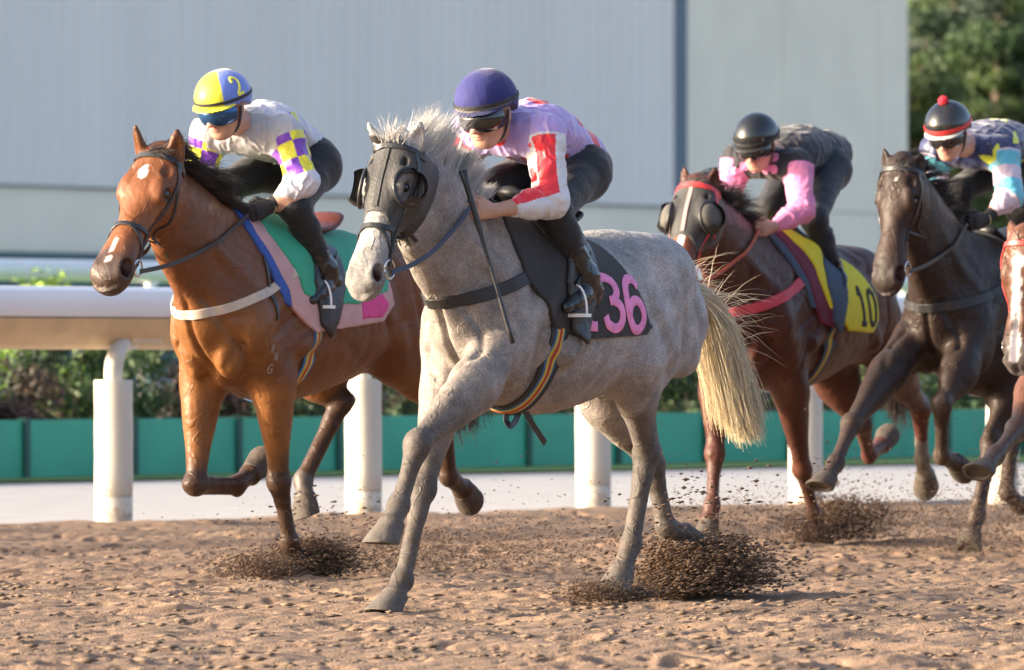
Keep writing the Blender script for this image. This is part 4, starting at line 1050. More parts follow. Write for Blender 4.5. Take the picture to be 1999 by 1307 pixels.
def mane(H, n, ln, rad, colA, colB, m, blow=(-.9, .25, .45), t0=.05, t1=.95, seed=3, spread=.03, clumps=34, grav=.6, lift=.7, forelock=True, jit=.05, mtaper=.3):
    rng = np.random.RandomState(seed); P, nn = crest_roots(H, n, t0, t1, rng, spread)
    d = []; L = []; C = []
    cl = rng.rand(clumps, 4)
    for p, (nv, t) in zip(P, nn):
        k = cl[min(clumps-1, int(t*clumps))]; w_ = V(*blow)+V((k[0]-.5)*.8, (k[1]-.5)*.9, (k[2]-.5)*.8)
        d.append(nv*lift+w_*(.8+.3*rng.rand())+rng.normal(size=3)*jit); L.append(ln*(.6+.55*k[3])*(.75+.4*rng.rand())*(.75+.5*math.sin(math.pi*min(1, t*1.1)))*(1-mtaper*max(0, t-.3)))
        C.append(lerp(colA, colB, np.clip(.5+.5*(k[2]-.5)*1.6+rng.normal()*.22, 0, 1)))
    o = strands('mane', P, d, L, rad, m, H.root, grav=grav, curl=.035, seg=6, seed=seed, cols=np.array(C)); H.mane = o
    if forelock:
        rg = np.random.RandomState(seed+1); P = []; d = []; L = []; C = []
        for i in range(n//22):
            s = rg.normal()*.02; b = H.HD(.0+.05*rg.rand(), s, .045); r = cast(H.bvh, b+H.hup*.15, b-H.hup*.1)
            if r is None: continue
            P.append(np.array(r[0])-H.hup*.006); d.append(H.hup*.5+V(*blow)*.8+rg.normal(size=3)*.3); L.append(ln*.5*(.5+rg.rand())); C.append(lerp(colA, colB, rg.rand()))
        if P: strands('forelock', P, d, L, rad, m, H.root, grav=.5, curl=.05, seg=5, seed=seed+2, cols=np.array(C))
def tail(H, n, dirs, ln, rad, colA, colB, m, seed=7, fan=.10, wild=60, grav=1.0, root_z=None):
    """dirs: centre line of the tail as local points from the dock"""
    rng = np.random.RandomState(seed); G = spline(dirs, 9); base = G[0]
    P = []; D = []; L = []; C = []
    seg = 8; pts = np.zeros((n, seg+1, 3)); 
    kc = rng.randint(0, 46, n); co_ = rng.normal(size=(46, 3)); off = .42*rng.normal(size=(n, 3))+.85*co_[kc]; r0 = .020; wv = rng.rand(46, 2)*6.28; 
    for k in range(seg+1):
        t = k/seg; sp = r0+fan*t**.8*(1-.35*t)
        pts[:, k] = G[k]+off*sp*np.array([.8, .55, .45])+.010*np.sin(off[:, [1, 2, 0]]*5+k*.9)+(.022*t*np.sin(wv[kc, 0]+k*.85))[:, None]*np.array([1., .3, .35])
    cut = np.clip(.80+.12*rng.rand(n)+.10*rng.rand(46)[kc], 0, 1); 
    vs = []; f = []; a = unit(V(.3, 1, .2)); b = unit(np.cross(a, G[-1]-G[0])); a = np.cross(b, unit(G[-1]-G[0]))
    ring = [a, -.5*a+.866*b, -.5*a-.866*b]; lens = cut
    Q = np.zeros_like(pts)
    for k in range(seg+1):
        x = k/seg*cut*seg; i = np.minimum(x.astype(int), seg-1); w_ = x-i; Q[:, k] = pts[np.arange(n), i]*(1-w_)[:, None]+pts[np.arange(n), i+1]*w_[:, None]
    v = np.stack([np.stack([Q[:, k]+r*rad*(1-.6*(k/seg)**2) for r in ring], 1) for k in range(seg+1)], 1).reshape(-1, 3)
    bs = (np.arange(n)*(seg+1)*3)[:, None]
    for k in range(seg):
        for j in range(3): f.append(bs+np.array([[k*3+j, k*3+(j+1) % 3, (k+1)*3+(j+1) % 3, (k+1)*3+j]]))
    tt = np.tile(np.repeat(np.arange(seg+1)/seg, 3), n); mixv = np.clip(rng.rand(n)*.35+rng.rand(46)[kc]*.6, 0, 1).repeat((seg+1)*3)
    col = np.array(colA)[None]*(1-mixv[:, None])+np.array(colB)[None]*mixv[:, None]
    if 'tailroot' in H.sp: mm = sm(tt, .30, .05); col = col*(1-mm[:, None])+np.array(H.sp['tailroot'])[None]*mm[:, None]
    o = link('tail', mesh_np('tail', v, np.concatenate(f, 0), True, col), m, H.root)
    if wild:
        k = rng.randint(0, n, wild); tq = rng.rand(wild)*.55; ii = (tq*seg).astype(int); P = pts[k, ii]
        strands('tail_wisp', P, np.stack([-.5-.5*rng.rand(wild), rng.normal(size=wild)*.5+.3, rng.normal(size=wild)*.5+.15], 1), .12+.22*rng.rand(wild), rad*.9, m, o, grav=.6, curl=.10, seg=7, seed=seed, cols=np.tile(np.array(colA), (wild, 1)))
    return o
# ---------------------------------------------------------------- the grey
FG = Frame(.336, 31.25, 60)
A = FG.at
GREY = dict(F=FG, ear0=.0, ear1=.5, seatoff=.12, hs=.97, a0=.20, ts=1.03, z0=.02, poll=A(762, 272), nose=A(692, 545), earL=A(822, 236, .10), earR=A(718, 238, -.085),
    RF=[A(868, 765, -.13), A(826, 955, -.10), A(786, 1130, -.08), A(768, 1168, -.08)],
    LF=[A(925, 755, .15), A(815, 868, .13), A(778, 985, .10), A(762, 1028, .10)],
    LH=[A(1232, 705, .19), A(1262, 885, .12), A(1232, 1060, .10), A(1212, 1120, .10)],
    RH=[A(1188, 780, -.15), A(1272, 905, -.12), A(1300, 1028, -.10), A(1335, 1043, -.10)],
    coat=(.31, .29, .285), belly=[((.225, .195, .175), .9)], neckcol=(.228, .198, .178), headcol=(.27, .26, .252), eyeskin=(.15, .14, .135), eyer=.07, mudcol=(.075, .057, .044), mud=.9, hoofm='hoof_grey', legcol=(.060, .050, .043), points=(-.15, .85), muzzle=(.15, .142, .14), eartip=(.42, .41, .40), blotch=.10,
    tailroot=(.42, .40, .38), sad=.38)
g = empty('horse', tuple(FG.o), FG.rz, 'dappled grey horse with black blinker hood in full gallop, nearest of the field', 'horse', 'galloping racehorses')
HG = build_body(horse_sdf(GREY), .009, g, M['coat_grey']); H = HG
def hood(H, m, t_front, t_jaw, m_cup, cup_r=.072, root=None, stripe=None, openness=1.0, lensm=None):
    e = [H.HD(.30, s*.100, .008) for s in (-1, 1)]
    def reg(x, y, z):
        rx, ry, rz = x-H.poll[0], y-H.poll[1], z-H.poll[2]
        t = (rx*H.hax[0]+ry*H.hax[1]+rz*H.hax[2])/H.hl; u = (rx*H.hup[0]+ry*H.hup[1]+rz*H.hup[2]+.066)/H.hk
        tl = t_front+(t_jaw-t_front)*np.clip((.045-u)/.15, 0, 1)**1.0
        d = np.maximum((t-tl)*H.hl, (-t-.01)*H.hl); d = np.maximum(d, (-u-.185)*H.hk)
        for q in e: d = np.maximum(d, cup_r*.80-np.sqrt((x-q[0])**2+(y-q[1])**2+(z-q[2])**2))
        for tip, base in H.ears:
            q = base+.30*(tip-base); d = np.maximum(d, .050-np.sqrt((x-q[0])**2+(y-q[1])**2+(z-q[2])**2))
        return d
    l = np.minimum(H.poll, H.nose)-.22; u_ = np.maximum(H.poll, H.nose)+.22
    hd = cloth(H, 'blinker_hood', reg, .007, m, H.root, .006, l, u_)
    for s, q in zip((-1, 1), e):
        nrm = unit(H.hsv*s*.92+H.hup*.40); bk = unit(-H.hup-nrm*((-H.hup)@nrm)); sd2 = np.cross(nrm, bk)
        mb = MB(); c = q+nrm*.006
        pts = [c+(bk*math.cos(t)+sd2*math.sin(t)*1.08)*cup_r for t in np.linspace(0, 2*math.pi, 33)]
        mb.tube([tuple(p) for p in pts], .008, 8); cup = mb.build('eye_cup', m_cup, hd, True)
        mb = MB(); rows = []
        for ph in np.linspace(0, R(62), 8):
            rows.append([tuple(c+nrm*(.055*math.sin(ph)+.004)+(bk*math.cos(t)+sd2*math.sin(t)*1.08)*cup_r*(math.cos(ph)*.55+.45)) for t in np.linspace(-R(105*openness), R(105*openness), 24)])
        mb.rings(rows, closed=False); rows2 = [[tuple(np.array(p)-nrm*.004-unit(np.array(p)-c)*.004) for p in r] for r in rows]; mb.rings(rows2, closed=False)
        o = mb.build('cup_shell', m_cup, cup, True)
        if lensm:
            me = bpy.data.meshes.new('mesh_cup'); bm = bmesh.new(); bmesh.ops.create_uvsphere(bm, u_segments=24, v_segments=14, radius=1, matrix=Matrix.Translation(Vector(c)) @ Matrix(((bk[0]*cup_r, sd2[0]*cup_r, nrm[0]*.045, 0), (bk[1]*cup_r, sd2[1]*cup_r, nrm[1]*.045, 0), (bk[2]*cup_r, sd2[2]*cup_r, nrm[2]*.045, 0), (0, 0, 0, 1)))); bm.to_mesh(me); bm.free()
            me.polygons.foreach_set('use_smooth', [True]*len(me.polygons)); link('mesh_cup', me, lensm, hd)
    if stripe:
        P, n_ = wrap(H, [(H.HD(t, 0, .4), H.HD(t, 0, 0)) for t in np.linspace(.02, t_front-.03, 24)], .02, .003, .0085); strap_obj('centre_seam', P, n_, .022, .0025, stripe, hd)
    return hd
LAV = (.41, .30, .62); RED = (.72, .025, .04); WHT = (.60, .60, .63)
def spots(t, sd, bk, L, lst, r):
    m = np.zeros(len(t), bool)
    for tt, ss, fr in lst: m |= (((t-tt)*L)**2+(sd-ss)**2 < r*r) & ((bk > 0) if fr > 0 else (bk < 0))
    return m
def jacket_grey(v, tc, ac):
    t, sd, bk = tc(v); c = np.tile(np.array(LAV), (len(v), 1))
    pass
    c[(t > .72) & (bk < -.02) & (((sd-.035)**2+(bk+.085)**2 < .0013) | ((sd+.075)**2+(bk+.04)**2 < .0012))] = RED
    c[spots(t, sd, bk, .5, [(.93, .06, 1), (.80, .02, 1), (.55, -.05, 1), (.45, .09, 1), (.62, .10, -1), (.80, -.08, -1), (.55, -.06, -1), (.40, .03, -1), (.25, -.10, -1), (.22, .11, 1)], .047)] = RED
    for q in 'LR':
        l, ang, ia, L1, L2 = ac(v, q); s = c.copy(); s[ia] = WHT
        st = ia & (ang > 28+6*np.sin(l*9)) & (ang < 98) & (l > .03); s[st] = RED
        st2 = ia & (ang > 105) & (ang < 135) & (l > .05) & (np.sin(l*44) > .25); s[st2] = RED
        c = s
    return c
def helm_grey(a, b, u):
    c = np.tile(np.array((.012, .014, .125)), (len(a), 1)); ang = np.degrees(np.arctan2(b, a))
    m = (u < .010) & (u > -.012) & (a > 0); c[m] = (.13, .125, .12)
    seam = np.abs(((ang+22.5) % 45)-22.5)*np.hypot(a, b) < .10; c[seam] *= .7
    return c
BLK = (.014, .014, .016)
JG = dict(hd=A(950, 222), nb=A(1012, 247), pel=A(1122, 320), shL=A(1062, 262, .17), shR=A(922, 258, -.17), elL=A(1076, 392, .24), elR=A(888, 345, -.24),
    wrL=A(962, 411, .155), haL=A(918, 404, .135), wrR=A(885, 400, -.10), haR=A(850, 395, -.06), hiL=A(1130, 338, .10), hiR=A(1043, 335, -.10), knL=A(1078, 414, .21), knR=A(938, 376, -.16),
    anL=A(1148, 550, .27), toL=A(1120, 598, .27), hz=1.10, helmat='clothmat', face=(.94, .03, -.32), up=(.35, 0, .93), jacket=jacket_grey, helmet=helm_grey, gloves=(False, False), cuff=(.62, .62), gripL=(-.2, .0, 1), brim=(.014, .017, .08), waist=.02)
JG['anR'] = V(JG['anL'][0], -.27, JG['anL'][2]); JG['toR'] = V(JG['toL'][0], -.27, JG['toL'][2])
rg_, JJ, IG = rider(FG, JG, 'jockey in lavender silks with red and white striped sleeves and a navy helmet', res=.0062)
# saddle cloth and saddle of the grey
x = GREY['sad']; gt = H.T(0, 0, 1.47)[2]
M['cloth_black'] = mat('black_felt', (.022, .022, .024), .85, bump=.3, bscale=120, sheen=.25)
reg = poly_region([(x+.50, 1.72), (x+.56, 1.52), (x+.53, 1.32), (x+.37, 1.12), (x+.20, 1.07), (x-.05, 1.08), (x-.27, 1.09), (x-.30, 1.12), (x-.20, 1.30), (x-.13, 1.46), (x+.02, 1.62)])
sc_ = empty('saddle_cloth', tuple(FG.o), FG.rz, 'black saddle cloth with the pink number 136 on the grey horse', 'saddle cloth', 'saddle cloths')
clo = cloth(H, 'cloth', lambda X, Y, Z: reg(X, Y, Z), .014, M['cloth_black'], sc_, .0085, (x-.6, -.5, .9), (x+.7, .5, 1.75))
cb = bvh_of(clo.data)
M['pink'] = mat('pink_felt', (.78, .26, .50), .85, var=.12, vscale=30)
DIG = {'R': [[(.1, 0), (.15, 1)], [(.15, 1), (.6, .95), (.7, .72), (.5, .52), (.15, .5)], [(.4, .5), (.8, 0)]], 'N': [[(.1, 0), (.15, 1)], [(.15, 1), (.75, .05)], [(.75, .05), (.85, 1)]], 'G': [[(.85, .8), (.5, 1), (.15, .75), (.1, .3), (.4, 0), (.8, .1), (.85, .45)], [(.85, .45), (.5, .42)]],
       '1': [[(.25, .8), (.5, 1.0), (.5, 0.0)], [(.2, 0), (.8, 0)]],
       '3': [[(.08, .80), (.2, .97), (.5, 1.0), (.82, .9), (.85, .72), (.62, .56), (.38, .53)], [(.55, .55), (.86, .45), (.92, .25), (.75, .04), (.45, -.02), (.15, .06), (.05, .22)]],
       '6': [[(.88, .84), (.72, .98), (.45, .98), (.2, .82), (.08, .5), (.10, .22), (.3, .0), (.6, -.02), (.86, .12), (.92, .32), (.76, .52), (.5, .56), (.24, .46), (.10, .28)]],
       '2': [[(.1, .75), (.25, .97), (.6, 1.0), (.88, .82), (.82, .58), (.5, .30), (.08, .02)], [(.05, .0), (.95, .0)]], '0': [[(.5, 1.0), (.15, .85), (.08, .5), (.15, .12), (.5, 0), (.85, .12), (.92, .5), (.85, .85), (.5, 1.0)]]}
def digits(txt, org, ex, ey, size, wd, bvh, castdir, m, parent, th=.003, gap=1.25, name='number', asp=.62):
    org, ex, ey, cd = V(*org), unit(ex), unit(ey), unit(castdir); mb = MB()
    for i, ch in enumerate(txt):
        for st in DIG[ch]:
            q = spline(st, 5*len(st)) if len(st) > 2 else np.array(st, float)
            if len(st) == 2: q = np.linspace(q[0], q[1], 6)
            P = []; Nn = []
            for (a, b) in q:
                p = org+ex*(i*gap+a)*size*asp+ey*b*size; r = bvh.ray_cast(Vector(p-cd*.5), Vector(cd), 1.0)
                if r[0] is None: continue
                nn = np.array(r[1]); nn = nn if nn@cd < 0 else -nn; P.append(np.array(r[0])+nn*.001); Nn.append(nn)
            if len(P) > 1: mb.strap([tuple(p) for p in P], [tuple(n) for n in Nn], wd, th)
    return mb.build(name, m, parent, True)
digits('136', (x+.235, .3, 1.125), (-1, 0, -.02), (.12, 0, 1), .20, .040, cb, (0, -1, 0), M['pink'], clo, asp=.70, gap=1.2)
st_b = [(.100, M['black']), (.056, mat('elastic_blue', (.03, .12, .26), .8)), (.040, mat('elastic_yellow', (.48, .36, .07), .8)), (.015, mat('elastic_red', (.36, .045, .03), .8))]
M['st_b'] = st_b[1][1]; M['st_y'] = st_b[2][1]; M['st_r'] = st_b[3][1]
saddle(H, GREY, 'small black racing saddle with striped girth on the grey horse', M['leather_black'], M['leather_black'], st_b, .68, .73, M['alu'], (JG['toR']-V(.0, 0, .012), JG['toL']-V(.0, 0, .012)))
hood(H, M['hood'], .50, .86, M['leather_black'], stripe=M['black'])
bridle(H, M['leather_black'], M['metal'], [JG['haR'], JG['haL']], rein_m=M['rein_blue'], grow=.006)
breast(H, 'breastplate', 1.215, 1.46, .3, .052, .007, M['black'], amax=118)
mane(H, 3200, .17, .0013, (.78, .76, .72), (.38, .36, .34), M['hair_grey'], blow=(-.50, .08, .85), seed=3, lift=.62, grav=.30, t0=.11, t1=.80, mtaper=1.0)
M['hair_tail'] = mat('cream_tail_hair', (.7, .5, .2), .5, attr=True, sheen=.2)
tail(H, 3400, [V(*H.T(-.78, 0, 1.30)), A(1382, 590, .0), A(1418, 680, .02), A(1444, 775, .05), A(1462, 852, .08)], .8, .0013, (.72, .63, .45), (.58, .43, .22), M['hair_tail'], fan=.088, wild=150)
# whip
mb = MB(); wt, wb = A(903, 332, .16), A(1001, 670, .34); wh = empty('whip', tuple(FG.o), FG.rz, 'black riding whip held upright in the bare hand of the lavender jockey', 'whip')
pts = [tuple(lerp(wt, wb, t)) for t in np.linspace(0, 1, 14)]
mb.tube(pts, [.017, .013, .012, .012, .0125, .009, .008, .0075, .007, .007, .009, .010, .010, .010], 10); mb.build('shaft', M['leather_black'], wh, True)

g_loop = [V(*A(u_, v_-21, w_)) for u_, v_, w_ in ((1000, 812, .0), (990, 828, .0), (988, 842, .0), (996, 852, .02), (1006, 842, .02), (1014, 822, .02), (1022, 820, .04), (1040, 850, .05), (1052, 868, .05), (1064, 886, .05))]
sg = [o for o in bpy.data.objects if o.name.startswith('saddle') and o.get('category') == 'saddle'][-1]
q = spline(g_loop, 30); strap_obj('girth_strap_end', q, [V(.45, .9, .05)]*30, .026, .005, M['leather_black'], sg)
M['brand'] = mat('white_freeze_brand', (.30, .25, .22), .9)
digits('6', A(985, 700, .3), (-.85, .5, 0), (0, 0, 1), .038, .005, H.bvh, (-.35, -.93, 0), M['brand'], H.root, th=.0008, name='brand_mark', asp=.6)
# ================================================================ the bay
def colour_row(v, base): return np.tile(np.array(base), (len(v), 1))
FB = Frame(-1.015, 34.64, 60); A = FB.at
BAY = dict(hoofm='hoof_dark', F=FB, a0=-.20, ts=1.06, z0=.06, poll=A(302, 292), nose=A(200, 528), earL=A(346, 250, .095), earR=A(264, 244, -.085), hside=(-.10, 1, 0),
    RF=[A(395, 752, -.14), A(382, 945, -.12), A(462, 945, -.10), A(490, 925, -.10)],
    LF=[A(535, 752, .14), A(545, 940, .10), A(565, 1058, .09), A(580, 1095, .08)],
    RH=[A(610, 725, -.17), A(665, 785, -.05), A(592, 935, -.15), A(596, 975, -.12)],
    LH=[A(775, 700, .17), A(866, 805, .20), A(876, 930, .14), A(905, 955, .12)],
    coat=(.130, .045, .015), chestcol=(.185, .074, .022), belly=[((.15, .056, .018), .5)], legcol=(.028, .014, .010), points=(.55, .9), muzzle=(.045, .034, .030), eartip=(.05, .02, .012), headcol=(.165, .056, .018),
    marks=[(.19, -.005, .02, .062, .019, (.70, .67, .64)), (.78, -.004, .02, .075, .009, (.72, .62, .58)), (.90, .002, .02, .03, .016, (.55, .42, .38))], mudcol=(.06, .044, .033), sock={'RH': ((.085, .07, .06), .9)}, sad=-.10)
g = empty('horse', tuple(FB.o), FB.rz, 'bright bay horse with a white star, leading on the left in a plain bridle', 'horse', 'galloping racehorses')
HB = build_body(horse_sdf(BAY), .0095, g, M['coat_bay']); H = HB
PUR = (.17, .045, .42); YEL = (.66, .63, .04); SIL = (.42, .41, .43)
def jacket_bay(v, tc, ac):
    t, sd, bk = tc(v); c = np.tile(np.array(SIL), (len(v), 1))
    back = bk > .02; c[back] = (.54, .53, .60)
    hoop = (t < .22) & (t > .02) & (bk < .03); k = (np.floor(sd/.085) % 2 == 0) ^ (t > .12); c[hoop & k] = PUR; c[hoop & ~k] = YEL
    sp_ = (bk > .0) & (np.abs(t-.86) < .13) & (np.abs(sd-.10) < .055); k2 = (t > .86) ^ (sd > .10); c[sp_ & k2] = PUR; c[sp_ & ~k2] = YEL
    for q in 'LR':
        l, ang, ia, L1, L2 = ac(v, q); s = c.copy()
        k = (np.floor((l+.02)/.078) % 2 == 0) ^ (np.floor((ang+15)/62) % 2 == 0)
        up = ia & (l < L1-.015); s[up & k] = PUR; s[up & ~k] = YEL; s[ia & (l >= L1-.015)] = (.58, .57, .64); c = s
    return c
def helm_bay(a, b, u):
    c = np.tile(np.array(YEL), (len(a), 1)); ang = np.degrees(np.arctan2(b, a)); c[(ang > 38) & (ang < 148)] = (.13, .20, .58); c[(ang < -75)] = (.13, .20, .58)
    c[ang > 148] = YEL; return c
JB = dict(hd=A(436, 212), nb=A(492, 244), pel=A(592, 312), shL=A(556, 262, .17), shR=A(408, 262, -.17), elL=A(592, 352, .27), elR=A(392, 335, -.22),
    wrL=A(528, 402, .15), haL=A(484, 420, .125), wrR=A(400, 405, -.08), haR=A(372, 415, -.05), hiL=A(612, 325, .11), hiR=A(528, 325, -.10), knL=A(575, 405, .22), knR=A(440, 365, -.17),
    anL=A(640, 535, .27), toL=A(622, 582, .27), hz=1.08, face=(.93, -.05, -.36), up=(.38, 0, .92), jacket=jacket_bay, helmet=helm_bay, lens='lens_blue', cuff=(.62, .62), brim=YEL, gripL=(0, 0, 1), waist=.02)
JB['anR'] = V(JB['anL'][0], -.27, JB['anL'][2]); JB['toR'] = V(JB['toL'][0], -.27, JB['toL'][2])
_, JJ, IB = rider(FB, JB, 'jockey in silver silks with purple and yellow checked sleeves and a yellow helmet', res=.0062)
M['num_yellow'] = mat('yellow_number', (.80, .78, .10), .6)
hcB = IB['hc']; digits('2', hcB+IB['s']*.2+IB['f']*.034+IB['up']*.018, -IB['f'], IB['up'], .072, .013, IB['hb'], -IB['s'], M['num_yellow'], IB['he'], gap=0)
x = BAY['sad']
M['cloth_green'] = mat('green_felt', (.03, .33, .20), .8, bump=.3, bscale=90, sheen=.2)
M['cloth_pink'] = mat('dusty_pink_felt', (.50, .30, .30), .85, var=.10, vscale=12, bump=.3, bscale=90)
M['cloth_blue'] = mat('blue_pad_edge', (.03, .085, .32), .8)
M['magenta'] = mat('magenta_felt', (.62, .06, .24), .8, var=.15, vscale=18)
def cl_pink(v):
    c = colour_row(v, (.50, .30, .30)); return c
sc_ = empty('saddle_cloth', tuple(FB.o), FB.rz, 'pink saddle cloth under a green pad with blue edging on the bright bay horse', 'saddle cloth', 'saddle cloths')
lo_, hi_ = (x-.8, -.5, .9), (x+.7, .5, 1.85)
r_blue = poly_region([(x+.62, 1.78), (x+.64, 1.58), (x+.52, 1.24), (x+.45, 1.22), (x+.54, 1.55), (x+.48, 1.80)])
cloth(H, 'blue_edge', r_blue, .012, M['cloth_blue'], sc_, .0085, lo_, hi_)
r_pink = poly_region([(x+.57, 1.78), (x+.59, 1.55), (x+.46, 1.22), (x+.30, 1.11), (x+.10, 1.13), (x-.22, 1.16), (x-.32, 1.24), (x-.30, 1.40), (x-.18, 1.78)])
pc = cloth(H, 'cloth', r_pink, .016, M['cloth_pink'], sc_, .0085, lo_, hi_)
r_mag = poly_region([(x-.02, 1.17), (x-.20, 1.18), (x-.27, 1.24), (x-.20, 1.30), (x-.02, 1.27)])
cloth(H, 'magenta_patch', lambda X, Y, Z: np.maximum(r_mag(X, Y, Z), .02-Y), .020, M['magenta'], pc, .0085, lo_, hi_)
r_green = poly_region([(x+.50, 1.78), (x+.51, 1.55), (x+.38, 1.28), (x+.20, 1.24), (x+.0, 1.24), (x-.26, 1.30), (x-.34, 1.44), (x-.20, 1.78)])
cloth(H, 'green_pad', r_green, .024, M['cloth_green'], sc_, .0085, lo_, hi_)
saddle(H, BAY, 'brown racing saddle over the green pad on the bright bay horse', M['leather_brown'], M['leather_black'], [(.075, M['st_b']), (.048, M['st_y']), (.017, M['st_r'])], .14, .20, M['alu'], (JB['toR']-V(.01, 0, .015), JB['toL']-V(.01, 0, .015)))
bridle(H, M['leather_black'], M['metal'], [JB['haR'], JB['haL']])
M['tanstrap'] = mat('pale_tan_leather', (.46, .38, .31), .6, var=.1, vscale=30)
breast(H, 'breastplate', 1.185, 1.42, .3, .042, .008, M['tanstrap'], amax=112)
M['hair_black'] = mat('black_mane_hair', (.03, .02, .015), .45, attr=True, sheen=.15)
mane(H, 2400, .145, .0016, (.040, .022, .016), (.018, .012, .010), M['hair_black'], blow=(-.42, .75, .25), seed=5, lift=.55, grav=1.1, jit=.12)
tail(H, 900, [V(*H.T(-.78, 0, 1.30)), V(*H.T(-.98, 0, 1.24)), V(*H.T(-1.12, .02, 1.02)), V(*H.T(-1.2, .03, .80)), V(*H.T(-1.25, .05, .62))], .7, .002, (.035, .02, .015), (.02, .012, .010), M['hair_black'], wild=20)
for ch, u_, v_ in (('R', 549, 690), ('N', 556, 705), ('G', 552, 728)): digits(ch, A(u_, v_, .3), (-.85, .5, 0), (0, 0, 1), .040, .005, H.bvh, (-.35, -.93, 0), M['brand'], H.root, th=.0008, name='brand_mark', asp=.6)
# martingale strap
P, n_ = wrap(H, [(A(448, 458+ (625-458)*k/14, .0)+V(0, .8, 0), A(448, 458+(625-458)*k/14, .0)) for k in range(15)], .02, .004, .004); strap_obj('neck_strap', P, n_, .018, .004, M['leather_black'], H.root)
# ================================================================ third horse, dark bay with red bridle
F3 = Frame(1.572, 41.13, 66); A = F3.at
H3S = dict(hoofm='hoof_dark', F=F3, a0=.03, ts=1.10, z0=.09, poll=A(1354, 352), nose=A(1306, 560), earL=A(1398, 325, .10), earR=A(1337, 322, -.085),
    RF=[A(1400, 765, -.14), A(1396, 885, -.12), A(1390, 985, -.10), A(1384, 1020, -.10)],
    LF=[A(1545, 765, .14), A(1566, 915, .10), A(1590, 1005, .09), A(1600, 1040, .08)],
    RH=[A(1632, 745, -.15), A(1682, 830, -.06), A(1697, 888, -.10), A(1722, 868, -.10)],
    LH=[A(1745, 720, .18), A(1797, 800, .20), A(1800, 895, .16), A(1806, 925, .14)],
    coat=(.060, .017, .010), belly=[((.075, .026, .015), .5)], legcol=(.085, .026, .014), points=(.8, .5), muzzle=(.05, .03, .025), headcol=(.13, .040, .018), eartip=(.03, .015, .01),
    marks=[(.56, .0, .02, .09, .020, (.7, .62, .58))], mudcol=(.07, .05, .038), sock={'LH': ((.13, .11, .095), .6)}, sad=.10)
g = empty('horse', tuple(F3.o), F3.rz, 'dark chestnut horse with a red bridle and black mesh blinkers', 'horse', 'galloping racehorses')
H3 = build_body(horse_sdf(H3S), .011, g, M['coat_bay']); H = H3
PNK = (.68, .23, .43); NAV = (.018, .018, .026)
def jacket_pink(v, tc, ac):
    t, sd, bk = tc(v); c = np.tile(np.array(NAV), (len(v), 1)); c[(bk > .02)] = (.035, .037, .050)
    col = (t > 1.0); c[col] = NAV
    for q in 'LR':
        l, ang, ia, L1, L2 = ac(v, q); s = c.copy(); s[ia] = PNK; c = s
    for bb in (-.015, -.075):
        for ss, r in ((-.085, .024), (-.060, .016), (-.035, .021), (.035, .021), (.060, .016), (.085, .024)):
            m = ((sd-ss)**2+(bk-bb-.008*math.cos(ss*90))**2 < r*r) & (t > .72); c[m] = PNK
    for q in 'LR':                                  # pink yoke over the shoulder points
        d, tt = segdist(v, V(*J3['sh'+q])*.75+V(*J3['sh'+('R' if q == 'L' else 'L')])*.25, V(*J3['sh'+q])); c[(d < .085) & (tt > .35)] = PNK
    return c
J3 = dict(hd=A(1478, 284), nb=A(1524, 300), pel=A(1608, 300), shL=A(1556, 322, .17), shR=A(1440, 312, -.17), elL=A(1566, 410, .24), elR=A(1420, 390, -.20),
    wrL=A(1510, 442, .15), haL=A(1482, 448, .12), wrR=A(1420, 432, -.06), haR=A(1400, 440, -.03), hiL=A(1618, 330, .11), hiR=A(1545, 330, -.10), knL=A(1588, 425, .20), knR=A(1500, 405, -.14),
    anL=A(1640, 560, .24), toL=A(1628, 600, .25), hz=1.06, face=(.88, -.02, -.46), up=(.46, 0, .88), jacket=jacket_pink, helmet=lambda a, b, u: np.tile(np.array((.012, .013, .016)), (len(a), 1)), helmat='gloss', breech=(.012, .015, .024), gloves=(False, False), glove_len=.05, cuff=(.80, .80), matte=True, waist=-.04, gogh=.030, skin=(.48, .26, .19))
J3['anR'] = V(J3['anL'][0], -.24, J3['anL'][2]); J3['toR'] = V(J3['toL'][0], -.24, J3['toL'][2])
M['gloss'] = mat('gloss_helmet_shell', (.02, .02, .02), .13, attr=True, spec=.7)
rider(F3, J3, 'jockey in bright pink silks under a dark vest with a glossy black helmet', res=.0075)
x = H3S['sad']; zz = H3S['z0']
M['cloth_yellow'] = mat('yellow_felt', (.72, .62, .03), .8, bump=.3, bscale=60)
M['cloth_maroon'] = mat('maroon_pad', (.14, .018, .045), .8)
M['cloth_slate'] = mat('slate_blue_pad', (.05, .08, .13), .8)
sc_ = empty('saddle_cloth', tuple(F3.o), F3.rz, 'yellow saddle cloth with black numbers over a maroon pad on the dark chestnut', 'saddle cloth', 'saddle cloths')
lo_, hi_ = (x-.8, -.55, .9), (x+.75, .55, 1.95)
cloth(H, 'slate_pad', poly_region([(x+.70, 1.88), (x+.66, 1.60), (x+.46, 1.26), (x+.34, 1.25), (x+.50, 1.85)]), .012, M['cloth_slate'], sc_, .009, lo_, hi_)
cloth(H, 'maroon_pad', poly_region([(x+.62, 1.87), (x+.57, 1.58), (x+.38, 1.18), (x+.22, 1.15), (x+.20, 1.85)]), .018, M['cloth_maroon'], sc_, .009, lo_, hi_)
yc = cloth(H, 'cloth', poly_region([(x+.50, 1.85), (x+.46, 1.60), (x+.30, 1.26), (x+.10, 1.14), (x-.27, 1.13), (x-.34, 1.20), (x-.29, 1.32), (x-.16, 1.47), (x+.02, 1.60), (x+.10, 1.85)]), .026, M['cloth_yellow'], sc_, .009, lo_, hi_)
M['num_black'] = mat('black_number', (.015, .015, .018), .8)
